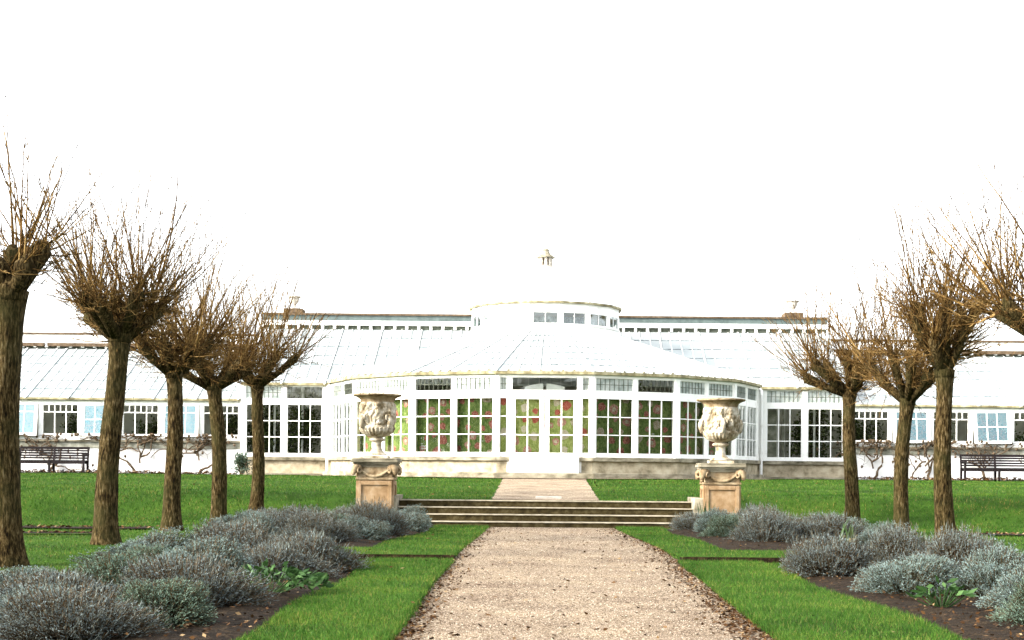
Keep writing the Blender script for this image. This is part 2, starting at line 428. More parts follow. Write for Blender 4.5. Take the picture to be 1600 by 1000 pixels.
# raised turf verges with cut earth edges
def verge(name, xl, xr, y0, y1, top):
    yy = np.linspace(y0, y1, max(8, int((y1-y0)/0.10)))
    mb = MB()
    L = []; Rr = []
    for y in yy:
        a = xl(y) + 0.05*mnoise.noise(Vector((y*1.1, 1.7, xl(y0)))) + 0.03*mnoise.noise(Vector((y*4.1, 2.7, xl(y0)))); b = xr(y) + 0.05*mnoise.noise(Vector((y*1.1, 8.7, xr(y0)))) + 0.03*mnoise.noise(Vector((y*4.1, 9.7, xr(y0))))
        L.append((a, y)); Rr.append((b, y))
    vs = []; 
    for (a, y), (b, _) in zip(L, Rr):
        z = top(y)
        vs += [(a, y, -0.05), (a+0.012, y, z-0.008), (a+0.03, y, z), (b-0.03, y, z), (b-0.012, y, z-0.008), (b, y, -0.05)]
    fs = []; mi = []
    for j in range(len(yy)-1):
        for i in range(5):
            fs.append((j*6+i, j*6+i+1, (j+1)*6+i+1, (j+1)*6+i)); mi.append(0 if i in (1,2,3) else 1)
    e = (len(yy)-1)*6
    for q in ((0,5,4,1), (1,4,3,2)): fs.append(q); mi.append(1)
    for q in ((0,1,4,5), (1,2,3,4)): fs.append(tuple(e+i for i in q)); mi.append(1)
    mb.v = vs; mb.f = fs; mb.mi = mi
    o = mb.build(name, [M_turf, M_soil]); tag(o, kind="structure"); return o
VT = 0.055
def vtop_low(y): return low_z(min(y,17.4)) + VT
def vtop_up(y): return 0.07 + VT - 0.022
bedL_low = lambda y: -2.02 - 0.1*sstep(14,17,y) - 0.06*math.sin(y*1.1)
bedL_up  = lambda y: -2.38 + 0.36*sstep(20.5, 26.5, y) + 0.05*math.sin(y*1.3)
bedR_low = lambda y: 2.84 - 0.14*sstep(11,16,y) + 0.05*math.sin(y*1.2)
bedR_up  = lambda y: 2.52 - 0.30*sstep(20.5, 27, y) + 0.05*math.sin(y*1.4)
verge("turf_verge", lambda y: bedL_low(y), path_l, 4.0, 18.75, vtop_low)
verge("turf_verge", path_r, lambda y: bedR_low(y), 4.0, 18.75, vtop_low)
verge("turf_verge", lambda y: bedL_up(y) if y > 20.4 else -5.6, path_l, 18.77, 28.75, vtop_up)
verge("turf_verge", path_r, lambda y: bedR_up(y) if y > 20.4 else 6.1, 18.77, 28.75, vtop_up)

# planting beds (soil sheets mounded above the lawn)
def bed(name, xa, xb, y0, y1):
    def zf(x, y):
        a, b = xa(y), xb(y)
        t = min(abs(x-a), abs(x-b))/0.35; u = min(y-y0, y1-y)/0.35
        e = min(1, max(0, min(t, u)))
        return low_z(y) + 0.012 + e*(0.05 + 0.03*mnoise.noise(Vector((x*2.3, y*2.3, 1))))
    return strip_sheet(name, xa, xb, y0, y1, zf, M_soil, dy=0.14, nxs=26, wob=0.1)
bed("planting_bed_soil", lambda y: -4.75, lambda y: bedL_low(y)+0.05, 6.0, 17.5)
bed("planting_bed_soil", lambda y: -5.0, lambda y: bedL_up(y)+0.05, 20.5, 28.3)
bed("planting_bed_soil", lambda y: bedR_low(y)-0.05, lambda y: 5.5, 6.0, 17.2)
bed("planting_bed_soil", lambda y: bedR_up(y)-0.05, lambda y: 5.2, 20.6, 28.2)
# thin soil strips beyond the trees and bare soil under the wings
for (a, b, y0, y1) in ((-11.5,-6.9,26.2,27.0), (-11.0,-7.0,24.0,24.5), (7.2,12.5,26.6,27.3)):
    strip_sheet("soil_strip", lambda y, a=a: a, lambda y, b=b: b, y0, y1, lambda x, y: ground_z(x,y)+0.03, M_soil, dy=0.1, nxs=12, wob=0.4)
for (a, b) in ((-30.0,-10.6), (10.7,30.0)):
    strip_sheet("wall_foot_soil", lambda y, a=a: a, lambda y, b=b: b, 51.0, 53.6, lambda x, y: ground_z(x,y)+0.045+0.02*mnoise.noise(Vector((x*2,y*2,0))), M_soil, dy=0.2, nxs=90)
for (a, b) in ((-10.6,-7.3), (7.3,10.7)):
    strip_sheet("wall_foot_gravel", lambda y, a=a: a, lambda y, b=b: b, 51.9, 53.6, lambda x, y: ground_z(x,y)+0.045, M_gravel, dy=0.3, nxs=6)

# gravel apron round the bay
mb = MB()
for k in range(-50, 50):
    t0, t1 = R_(k*2), R_(k*2+2)
    def pt(r, t): 
        x = r*math.sin(t); y = Y0 - r*math.cos(t); return (x, y, ground_z(x, y) + 0.035)
    mb.quad(pt(8.42+0.05*math.sin(k*0.9),t0), pt(8.42+0.05*math.sin(k*0.9+.9),t1), pt(7.37,t1), pt(7.37,t0))
tag(mb.build("bay_apron", M_gravel), kind="structure")

# ------------------------------------------------------------------ conservatory
cons = thing("conservatory", (0, Y0, 0.93), "long white glass conservatory with a round domed bay in the middle, behind the lawn", "greenhouse")
GZ = 0.90
RV = 7.47
def fv(k, r=RV):      # facet vertex angle
    t = R_(-11.25 + 22.5*k); return Vector((r*math.sin(t), Y0 - r*math.cos(t), 0))
def facet_M(k):       # local x along facet (left to right seen from outside), y = inward, z up
    a, b = fv(k), fv(k+1)
    c = (a+b)/2; d = (b-a).normalized()
    inw = Vector((-d.y, d.x, 0))
    return Matrix(((d.x, inw.x, 0, c.x), (d.y, inw.y, 0, c.y), (0,0,1,0), (0,0,0,1)))
FW = (fv(1)-fv(0)).length
Z_SILL, Z_G0, Z_G1, Z_T0, Z_T1, Z_EAVE = 1.60, 1.73, 3.42, 3.60, 4.09, 4.19

def window(M, u0, u1, z0, z1, cols, rows, stile=0.10, rail=0.10, bar=0.032, name="window", g=None, parent=cons, rowz=None, bd=0.02, topcols=None, lead=False):
    mb = MB(M)
    mb.box(u0, u0+stile, -0.035, 0.035, z0, z1); mb.box(u1-stile, u1, -0.035, 0.035, z0, z1)
    mb.box(u0+stile, u1-stile, -0.033, 0.033, z0, z0+rail); mb.box(u0+stile, u1-stile, -0.033, 0.033, z1-rail*0.5, z1)
    a, b, c, d = u0+stile, u1-stile, z0+rail, z1-rail*0.5
    rz = rowz or [c + (d-c)*i/rows for i in range(1, rows)]
    ctop = rz[-1] if (topcols and rz) else d
    if lead: mb.cur = 1
    for i in range(1, cols):
        x = a + (b-a)*i/cols; mb.box(x-bar/2, x+bar/2, -bd, bd, c, ctop)
    if topcols:
        for i in range(1, topcols):
            x = a + (b-a)*i/topcols; mb.box(x-bar/2, x+bar/2, -bd, bd, ctop, d)
    for z in rz: mb.box(a, b, -bd+0.003, bd-0.003, z-bar/2, z+bar/2)
    w_ = mb.build(name, [M_white, M_lead_bar] if lead else M_white, parent)
    pb = MB(M); pb.quad((a,0.004,c),(b,0.004,c),(b,0.004,d),(a,0.004,d))
    pb.build("pane", g or M_glass, w_)
    return w_

# bay walls, posts, windows
stone = MB(); ledge = MB(); step = MB(); post = MB(); gut = MB(); beam = MB()
def ringslab(mb, r0, r1, z0, z1, k0=-4, k1=5, skip=()):
    for k in range(k0, k1):
        if k in skip: continue
        a0, b0, a1, b1 = fv(k, r0), fv(k+1, r0), fv(k, r1), fv(k+1, r1)
        vs = [(p.x,p.y,z) for z in (z0,z1) for p in (a0,b0,b1,a1)]
        mb.add(vs, [(0,1,2,3),(7,6,5,4),(1,0,4,5),(0,3,7,4),(3,2,6,7),(2,1,5,6)])
ringslab(stone, 7.22, 7.51, GZ+0.10, 1.472)
ringslab(ledge, 7.19, 7.63, 1.475, Z_SILL)
ringslab(step, 7.17, 7.79, GZ-0.25, 1.115)
ringslab(beam, 7.39, 7.50, Z_G1+0.045, Z_T0+0.012)
ringslab(beam, 7.37, 7.53, Z_T1-0.045, Z_EAVE-0.05)
ringslab(gut, 7.41, 7.65, Z_EAVE-0.06, Z_EAVE+0.03)
for k in range(-4, 5):
    Mf = facet_M(k)
    for u in (-FW/2+0.35+i*0.335 for i in range(8)):
        gut.M = Mf; gut.box(u-0.03, u+0.03, -0.16, -0.06, Z_EAVE+0.03, Z_EAVE+0.075)
gut.M = Matrix.Identity(4)
for k in range(-4, 6):
    p = fv(k, RV+0.0); t = R_(-11.25+22.5*k)
    Mp = Matrix.Translation((p.x,p.y,0)) @ Matrix.Rotation(t, 4, 'Z')
    cpb = MB(Mp); cpb.box(-0.08, 0.08, -0.055, 0.16, Z_SILL, Z_EAVE-0.062); cpb.box(-0.11, 0.11, -0.075, 0.16, Z_SILL, Z_SILL+0.14)
    cpb.build("corner_post", M_white, cons)
for k in range(-4, 5):
    Mf = facet_M(k)
    post.M = Mf
    if k != 0:
        mlb = MB(Mf); mlb.box(-0.05, 0.05, -0.05, 0.10, Z_SILL, Z_EAVE-0.062); mlb.build("mullion", M_white, cons)
        for s in (-1, 1):
            u0, u1 = (0.05, FW/2-0.08) if s > 0 else (-FW/2+0.08, -0.05)
            window(Mf, u0, u1, Z_SILL+0.004, Z_G1+0.045, 3, 3, stile=0.055, rail=0.13, bar=0.028)
            window(Mf, u0, u1, Z_T0+0.012, Z_T1-0.045, 8, 2, stile=0.04, rail=0.04, bar=0.015, name="transom_light", bd=0.012, lead=True, g=M_glass if (k,s) in ((-1,-1),(1,1),(-3,1)) else M_pale)
    else:
        for s in (-1, 1):
            mlb = MB(Mf); mlb.box(s*1.085-0.055, s*1.085+0.055, -0.05, 0.10, 1.13, Z_G1+0.04); mlb.box(s*1.085-0.055, s*1.085+0.055, -0.045, 0.09, Z_T0+0.012, Z_T1-0.045); mlb.build("door_post", M_white, cons)
            u0, u1 = sorted((s*1.145, s*(FW/2-0.08)))
            window(Mf, u0, u1, Z_SILL+0.004, Z_G1+0.045, 1, 3, stile=0.02, rail=0.13, name="side_light")
            # door leaves
            mbd = MB(Mf); a, b = sorted((s*0.012, s*1.028))
            mbd.box(a, a+0.14, -0.03, 0.03, 1.15, Z_G1+0.03); mbd.box(b-0.14, b, -0.03, 0.03, 1.15, Z_G1+0.03)
            mbd.box(a+0.14, b-0.14, -0.026, 0.026, 1.15, Z_G0); mbd.box(a+0.14, b-0.14, -0.026, 0.026, Z_G1-0.05, Z_G1+0.03)
            mbd.box(a+0.20, b-0.20, -0.036, -0.0262, 1.24, Z_G0-0.09)
            mx_ = (a+b)/2; mbd.box(mx_-0.02, mx_+0.02, -0.02, 0.02, Z_G0, Z_G1-0.05)
            for i in (1,2):
                z = Z_G0 + (Z_G1-0.05-Z_G0)*i/3; mbd.box(a+0.14, b-0.14, -0.017, 0.017, z-0.017, z+0.017)
            dr = mbd.build("door_leaf", M_white, cons)
            pb = MB(Mf); pb.quad((a+0.14,0.004,Z_G0),(b-0.14,0.004,Z_G0),(b-0.14,0.004,Z_G1-0.05),(a+0.14,0.004,Z_G1-0.05))
            pb.build("pane", M_glass, dr)
            if s > 0:
                hb = MB(Mf); hb.tube([(0.08,-0.03,2.25),(0.08,-0.075,2.25),(0.10,-0.08,2.25),(0.15,-0.08,2.25)], 0.012, 6)
                hb.build("handle", M_bench, dr)
        window(Mf, -1.03, 1.03, Z_T0+0.012, Z_T1-0.045, 1, 1, stile=0.04, rail=0.04, name="transom_light")
        for s in (-1,1):
            u0, u1 = sorted((s*1.14, s*(FW/2-0.08)))
            window(Mf, u0, u1, Z_T0+0.012, Z_T1-0.045, 3, 2, stile=0.02, rail=0.04, bar=0.015, name="transom_light", lead=True, g=M_pale)
        # white threshold board in front of the ledge
        th = MB(Mf); th.box(-1.06, 1.06, -0.24, -0.165, 1.115, 1.66); th.build("threshold_board", M_white, cons, bevel=0.006)

# flanks either side of the bay
fl_stone, fl_ledge = MB(), MB()
FX0, FX1 = 7.72, 10.78
for s in (-1, 1):
    a, b = sorted((s*7.42, s*FX1))
    stone.M = Matrix.Identity(4); ledge.M = Matrix.Identity(4); step.M = Matrix.Identity(4); post.M = Matrix.Identity(4)
    stone.box(a, b, Y0-0.02, Y0+0.25, GZ+0.1, 1.47); ledge.box(a, b, Y0-0.14, Y0+0.26, 1.474, 1.598); step.box(a, b, Y0-0.16, Y0+0.27, GZ-0.25, 1.03)
    for u0, u1 in ((7.54,7.86),(9.17,9.31),(10.62,10.78)):
        p, q = sorted((s*u0, s*u1)); mlb = MB(); mlb.box(p, q, Y0-0.06, Y0+0.14, Z_SILL, Z_EAVE-0.062); mlb.build('corner_post' if u1 < 8 or u0 > 10 else 'mullion', M_white, cons)
    beam.box(min(s*7.86,s*10.62), max(s*7.86,s*10.62), Y0-0.03, Y0+0.08, Z_G1+0.095, Z_T0+0.032)
    beam.box(a, b, Y0-0.05, Y0+0.1, Z_T1+0.012, Z_EAVE-0.03)
    gut.box(a+ (0.05 if s<0 else 0), b-(0.05 if s>0 else 0), Y0-0.18, Y0-0.02, Z_EAVE-0.055, Z_EAVE+0.035)
    for u0, u1 in ((7.86,9.17),(9.31,10.62)):
        p, q = sorted((s*u0, s*u1)); Mi = Matrix.Translation((0, Y0, 0))
        window(Mi, p, q, Z_SILL+0.004, Z_G1+0.095, 3, 3, stile=0.055, rail=0.13)
        window(Mi, p, q, Z_T0+0.032, Z_T1+0.012, 8, 2, stile=0.03, rail=0.04, bar=0.016, name="transom_light", bd=0.012, lead=True, g=M_glass if (s < 0 and u0 < 9) else M_pale)
    # downpipe in the angle between bay and flank
    dp = MB(); x = s*7.66; y = Y0-0.30
    dp.tube([(s*7.6,Y0-0.18,Z_EAVE-0.04),(x,y+0.08,Z_EAVE-0.12),(x,y,Z_EAVE-0.28),(x,y,1.05),(x+s*0.02,y-0.08,0.97)], 0.055, 10)
    for z in (1.7, 2.9): dp.tube([(x,y,z-0.03),(x,y,z+0.03)], 0.068, 10)
    dp.build("downpipe", M_white, cons, smooth=False)

# wings
WE = 3.60
for s in (-1, 1):
    wx0, wx1 = 10.79, 27.4
    a, b = sorted((s*wx0, s*wx1))
    yw = Y0+0.12
    wl = MB(); wl.box(a, b, yw, yw+0.25, GZ-0.2, 1.86); wl.build("white_wall", M_render, cons)
    gb = MB(); gb.box(a, b, yw-0.04, yw+0.25, 1.862, 2.08); gb.build("stone_band", M_grey, cons)
    gb = MB(); gb.box(a, b, yw-0.12, yw+0.24, 2.082, 2.15); gb.build("sill_ledge", M_ledge, cons)
    wf = MB(); wf.box(a, b, yw-0.05, yw+0.15, 2.152, 2.27); wf.box(a, b, yw-0.04, yw+0.14, 3.43, 3.56)
    gut.box(a, b, yw-0.20, yw-0.02, 3.565, 3.635)
    off = 0.0 if s < 0 else 0.10
    cents = [11.5+1.43*i for i in range(11)]
    edges = []
    for i, c in enumerate(cents):
        X = s*(c+off)
        u0, u1 = X-0.66, X+0.66
        edges += [u0, u1]
        Mi = Matrix.Translation((0, yw, 0))
        if i % 2 == 0:
            window(Mi, u0, u1, 2.272, 3.428, 3, 2, stile=0.05, rail=0.09, bar=0.035, name="wing_window", rowz=[3.13], topcols=6)
        else:
            tl = R_(8.5)
            Mt = Matrix.Translation((X, yw-0.04, 3.425)) @ Matrix.Rotation(-tl, 4, 'X') @ Matrix.Rotation(R_(random.uniform(-1.2,1.2)), 4, 'Y') @ Matrix.Translation((-X, 0, -3.425))
            window(Mt, u0+0.01, u1-0.01, 2.26, 3.42, 3, 2, stile=0.11, rail=0.10, bar=0.03, name="open_sash", g=M_sashglass, rowz=[3.13] if i % 4 == 1 else None)
    xsorted = sorted([a] + edges + [b])
    for i in range(0, len(xsorted)-1, 2):
        p, q = xsorted[i], xsorted[i+1]
        if q - p > 0.004: wf.box(p+0.001, q-0.001, yw-0.045, yw+0.12, 2.272, 3.428)
    wf.build("window_frame_beam", M_white, cons)
    # gable where the high flank roof steps down to the wing, and the far end wall
    gm = MB(); xg = s*10.78
    p, q = sorted((xg, xg-s*0.12))
    def prism(mb, pts, x0, x1):
        n = len(pts); vs = [(x0,y,z) for y,z in pts] + [(x1,y,z) for y,z in pts]
        mb.add(vs, [tuple(range(n))[::-1], tuple(range(n,2*n))] + [(i,(i+1)%n,n+(i+1)%n,n+i) for i in range(n)])
    prism(gm, [(Y0+0.15,3.2),(58.2,5.2),(58.2,6.72),(Y0+0.15,4.12)], p, q)
    gm.build("gable", M_white, cons)
    em = MB(); xe = s*27.4; p, q = sorted((xe, xe+s*0.15)); prism(em, [(yw,0.7),(58.4,0.7),(58.4,5.9),(yw,3.6)], p, q); em.build("end_wall", M_render, cons)

stone.build("stone_plinth", M_stone, cons); ledge.build("plinth_ledge", M_ledge, cons, bevel=0.012); step.build("plinth_foot", M_ledge, cons, bevel=0.012)
beam.build("transom_beam", M_white, cons); gut.build("gutter", M_gutter, cons)

# sloping glass roofs: slab + glazing bars + pane laps
def slope_roof(x0, x1, ya, za, yb, zb, pitch=0.38, heavy=4, laps=5):
    d = Vector((0, yb-ya, zb-za)); Ln = d.length; d.normalize(); nrm = Vector((0, -d.z, d.y))
    mb = MB(); A = Vector((0,ya,za)); t = nrm*0.03
    vs = [Vector((x,0,0))+A+d*s_*Ln+o for o in (Vector((0,0,0)), -t) for s_ in (0,1) for x in (x0,x1)]
    mb.add(vs, [(0,1,3,2),(6,7,5,4),(0,4,5,1),(2,3,7,6),(0,2,6,4),(1,5,7,3)])
    rf = mb.build("lean_to_roof", M_roof, cons)
    g = MB(); n = int(round((x1-x0)/pitch))
    for i in range(n+1):
        x = x0 + (x1-x0)*i/n
        hv = i % heavy == 0
        g.bar(Vector((x,0,0))+A+nrm*0.016+d*0.02, Vector((x,0,0))+A+nrm*0.016+d*(Ln-0.02), 0.045 if hv else 0.022, 0.05 if hv else 0.028, up=nrm)
        if hv: g.bar(Vector((x,0,0))+A+nrm*0.05+d*(-0.10), Vector((x,0,0))+A+nrm*0.05+d*0.06, 0.07, 0.06, up=nrm)
    g.build("glazing_bars", M_white, rf)
    l = MB()
    for i in range(1, laps+1):
        c = A + d*(Ln*i/(laps+1)) + nrm*0.004
        l.bar(c+Vector((x0,0,0)), c+Vector((x1,0,0)), 0.034, 0.016, up=nrm)
    for i in range(0, n+1, heavy):
        x = x0 + (x1-x0)*i/n + 0.034
        l.bar(Vector((x,0,0))+A+nrm*0.003, Vector((x,0,0))+A+nrm*0.003+d*Ln, 0.018, 0.012, up=nrm)
    l.build("pane_laps", M_lap, rf)
slope_roof(-10.84, 10.84, Y0-0.12, 4.20, 57.95, 6.56)
slope_roof(-27.5, -10.86, Y0+0.0, 3.63, 58.0, 5.74)
slope_roof(10.86, 27.5, Y0+0.0, 3.63, 58.0, 5.74)

# back wall, ridge vents, flashing and coping
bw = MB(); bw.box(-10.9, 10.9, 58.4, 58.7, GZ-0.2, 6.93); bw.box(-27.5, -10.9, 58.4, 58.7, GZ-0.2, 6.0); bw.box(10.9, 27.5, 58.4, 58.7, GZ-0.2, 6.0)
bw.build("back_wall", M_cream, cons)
vt = MB(); wt = MB(); ld = MB(); cp = MB()
def ridge(x0, x1, zr, ztop, lead):
    vt.box(x0, x1, 58.06, 58.30, zr-0.04, zr+0.125)
    n = int((x1-x0)/0.46)
    for i in range(n+1):
        x = x0 + (x1-x0)*i/n; wt.box(x-0.05, x+0.05, 57.93, 58.055, zr-0.02, zr+0.125)
    wt.box(x0, x1, 57.90, 58.38, zr+0.128, zr+0.30)
    ld.box(x0, x1, 58.10, 58.385, zr+0.303, ztop-0.075) if lead else wt.box(x0, x1, 58.10, 58.385, zr+0.303, ztop-0.075)
    cp.box(x0, x1, 58.04, 58.8, ztop-0.072, ztop)
ridge(-10.9, 10.9, 6.60, 7.20, True)
for s in (-1, 1):
    a, b = sorted((s*10.92, s*27.5)); ridge(a, b, 5.80, 6.36, False)
    brn = MB()
    for i in range(6):
        p = a + (b-a)*i/6; brn.box(p+0.06, p+(b-a)/6-0.06, 57.86, 58.0, 5.82, 5.95)
    brn.build("vent_flap_shadow", M_coping, cons)  # dark brown boards: shadow at the open vent flaps put into colour
vt.build("ridge_vents", M_vent, cons); wt.build("ridge_board", M_white, cons); ld.build("lead_strip", M_lead, cons); cp.build("coping", M_coping, cons)

# urn-topped piers on the ridge
for xp in (-9.75, 9.6):
    pm = MB(); pm.box(xp-0.36, xp+0.36, 58.02, 58.86, 7.203, 7.37); pr = pm.build("ridge_pier", M_coping, cons)
    um = MB(); um.lathe([(0.16,0),(0.16,0.04),(0.07,0.08),(0.06,0.16),(0.13,0.24),(0.17,0.32),(0.19,0.42),(0.27,0.47),(0.27,0.50),(0.2,0.50)], 14, (xp,58.4,7.37))
    um.build("finial_urn", M_slab, pr, smooth=False)

# bay roof, drum, dome and lantern
DC = Vector((0, Y0+1.0, 0)); DR = 2.66
def dv(k, r=DR):
    t = R_(-11.25+22.5*k); return Vector((DC.x + r*math.sin(t), DC.y - r*math.cos(t), 0))
mb = MB(); g = MB(); lp = MB()
for k in range(-6, 7):
    a, b = fv(k, 7.65), fv(k+1, 7.65); c, d = dv(k+1, DR-0.02), dv(k, DR-0.02)
    a.z = b.z = Z_EAVE+0.03; c.z = d.z = 6.02
    nn = (b-a).cross(d-a).normalized()
    if nn.z < 0: nn = -nn
    o = -nn*0.035
    vs = [a,b,c,d,a+o,b+o,c+o,d+o]
    mb.add(vs, [(0,1,2,3),(7,6,5,4),(0,4,5,1),(2,6,7,3),(1,5,6,2),(3,7,4,0)])
    for i in range(9):
        t = i/9
        p = a.lerp(b, t); q = d.lerp(c, t); L_ = (q-p)
        g.bar(p+nn*0.014, q+nn*0.014, 0.05 if i==0 else 0.02, 0.055 if i==0 else 0.026, up=nn)
        if i in (0,4): lp.bar(p+nn*0.003+(b-a)*0.012, q+nn*0.003+(c-d)*0.012, 0.02, 0.012, up=nn)
    for i in range(1, 7):
        t = i/7; p = a.lerp(d, t)+nn*0.004; q = b.lerp(c, t)+nn*0.004
        lp.bar(p, q, 0.034, 0.016, up=nn)
rf = mb.build("bay_roof", M_roof, cons); g.build("glazing_bars", M_white, rf); lp.build("pane_laps", M_lap, rf)

def ring16(mb, r0, r1, z0, z1):
    for k in range(16):
        a0, b0, a1, b1 = dv(k, r0), dv(k+1, r0), dv(k, r1), dv(k+1, r1)
        vs = [(p.x,p.y,z) for z in (z0,z1) for p in (a0,b0,b1,a1)]
        mb.add(vs, [(0,1,2,3),(7,6,5,4),(1,0,4,5),(3,2,6,7)])
dm = MB()
ring16(dm, 2.52, DR, 5.6, 6.22); ring16(dm, 2.52, DR+0.02, 6.66, 6.96); ring16(dm, 2.50, DR+0.05, 6.20, 6.24)
drum = dm.build("drum", M_white, cons)
ev = MB(); ring16(ev, 2.5, DR+0.13, 6.962, 7.03); ev.build("drum_cornice", M_gutter, drum)
for k in range(16):
    p = dv(k); t = R_(-11.25+22.5*k); pm = MB()
    pm.M = Matrix.Translation((p.x,p.y,0)) @ Matrix.Rotation(t, 4, 'Z'); pm.box(-0.085,0.085,-0.03,0.12,6.24,6.66); pm.build("drum_post", M_white, drum)
FD = (dv(1)-dv(0)).length
for k in range(16):
    a, b = dv(k), dv(k+1); c = (a+b)/2; d_ = (b-a).normalized(); inw = Vector((-d_.y, d_.x, 0))
    Mf = Matrix(((d_.x, inw.x, 0, c.x), (d_.y, inw.y, 0, c.y), (0,0,1,0), (0,0,0,1)))
    window(Mf, -FD/2+0.085, FD/2-0.085, 6.242, 6.658, 2, 1, stile=0.02, rail=0.03, bar=0.02, name="drum_window", g=M_drumglass, parent=cons)
# blind hung behind the drum windows
bl = MB(); ring16(bl, 2.28, 2.30, 6.22, 6.54); bl.build("drum_blind", M_lap, drum)
do = MB(); n = 7; prof = [(DR+0.06, 7.032)] + [((DR+0.06)*(1-i/n)+0.24*(i/n), 7.032 + 1.45*math.sin(math.pi/2*(i/n)**0.92)) for i in range(1, n+1)]
do.lathe(prof, 16, (DC.x, DC.y, 0)); dome = do.build("dome", M_dome, cons)
rb = MB()
for k in range(16):
    t = R_(-11.25+22.5*k)
    rb.tube([(DC.x+(r+0.02)*math.cos(t), DC.y+(r+0.02)*math.sin(t), z) for r, z in prof], 0.03, 5)
rb.build("dome_ribs", M_white, dome)
ln = MB(); ln.lathe([(0.34,8.44),(0.34,8.50),(0.25,8.53),(0.25,8.60)], 8, (DC.x,DC.y,0))
for k in range(8):
    t = R_(45*k); ln.M = Matrix.Translation((DC.x+0.22*math.sin(t), DC.y-0.22*math.cos(t), 0)) @ Matrix.Rotation(t,4,'Z'); ln.box(-0.05,0.05,-0.03,0.04,8.59,8.88)
ln.M = Matrix.Identity(4)
lan = ln.build("lantern", M_slab, cons)
l2 = MB(); l2.lathe([(0.19,8.60),(0.19,8.87)], 8, (DC.x,DC.y,0)); l2.build("lantern_shade_core", M_step, lan)  # solid dark core added; its colour stands for shade inside the openings
l3 = MB(); l3.lathe([(0.33,8.875),(0.34,8.905),(0.25,8.96),(0.17,9.02),(0.125,9.09),(0.11,9.14),(0.13,9.17),(0.09,9.21),(0.02,9.24)], 12, (DC.x,DC.y,0)); l3.build("lantern_cap", M_ledge, lan)

# interior floor and slender columns
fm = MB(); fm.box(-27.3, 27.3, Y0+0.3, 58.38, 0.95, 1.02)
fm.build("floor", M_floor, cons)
fm = MB(); fm.lathe([(7.17,0.94),(7.17,1.04)], 48, (0,Y0,0)); fm.build("floor", M_floor, cons)
for x in (-8.9,-8.2,-10.0,-6.4,-5.2,5.2,6.4,8.1,8.5,8.9,9.9):
    cm = MB(); y = Y0 + (2.2 if abs(x) > 7.5 else -0.2) + 0.6*math.sin(x*5)
    cm.lathe([(0.07,1.02),(0.07,1.1),(0.045,1.15),(0.04,4.0),(0.07,4.1),(0.07,4.3)], 10, (x, y, 0))
    cm.build("column", M_white, cons)

# ------------------------------------------------------------------ floral screens behind the central windows
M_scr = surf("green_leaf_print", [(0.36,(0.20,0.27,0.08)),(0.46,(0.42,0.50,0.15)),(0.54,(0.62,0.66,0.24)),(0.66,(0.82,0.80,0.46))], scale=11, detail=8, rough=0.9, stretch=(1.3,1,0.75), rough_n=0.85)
M_scr_shade = surf("shaded_leaf_print", [(0.36,(0.045,0.075,0.022)),(0.46,(0.10,0.15,0.042)),(0.54,(0.17,0.22,0.065)),(0.66,(0.30,0.32,0.14))], scale=11, detail=8, rough=0.9, stretch=(1.3,1,0.75), rough_n=0.85)  # darker copy of the print: dimmer light on side screens put into colour
M_red_shade = surf("shaded_coral_petals", [(0.38,(0.17,0.045,0.034)),(0.5,(0.34,0.11,0.085)),(0.62,(0.46,0.21,0.17))], scale=26, detail=6, rough=0.9)  # petal copies darkened the same way, shade held in their colour
M_pink_shade = surf("shaded_pink_petals", [(0.38,(0.26,0.09,0.07)),(0.5,(0.38,0.17,0.14)),(0.62,(0.46,0.28,0.22))], scale=26, detail=6, rough=0.9)
M_crm_shade = surf("shaded_cream_petals", [(0.38,(0.30,0.21,0.14)),(0.5,(0.42,0.34,0.25)),(0.62,(0.5,0.44,0.36))], scale=26, detail=6, rough=0.9)
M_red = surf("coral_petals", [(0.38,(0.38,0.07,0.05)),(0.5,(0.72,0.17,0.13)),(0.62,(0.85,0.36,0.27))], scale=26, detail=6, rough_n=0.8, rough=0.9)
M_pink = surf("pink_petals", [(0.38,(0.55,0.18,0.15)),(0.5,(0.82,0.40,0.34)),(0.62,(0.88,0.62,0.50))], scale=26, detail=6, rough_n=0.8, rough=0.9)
M_crm = surf("cream_petals", [(0.38,(0.66,0.46,0.30)),(0.5,(0.85,0.74,0.58)),(0.62,(0.88,0.82,0.70))], scale=26, detail=6, rough_n=0.8, rough=0.9)
M_mark = surf("white_lettering", [(0.3,(0.75,0.77,0.74)),(0.7,(0.82,0.83,0.8))], scale=4, rough=0.9)
scr_lab = {0:"bright green printed flower screen behind the entrance doors", -1:"green printed flower screen with shade in its colours, just left of the entrance doors", 1:"green printed flower screen with shade in its colours, just right of the entrance doors",
           -2:"green printed flower screen behind the left urn", 2:"green printed flower screen behind the bay windows next to the right urn"}
rs = random.Random(5)
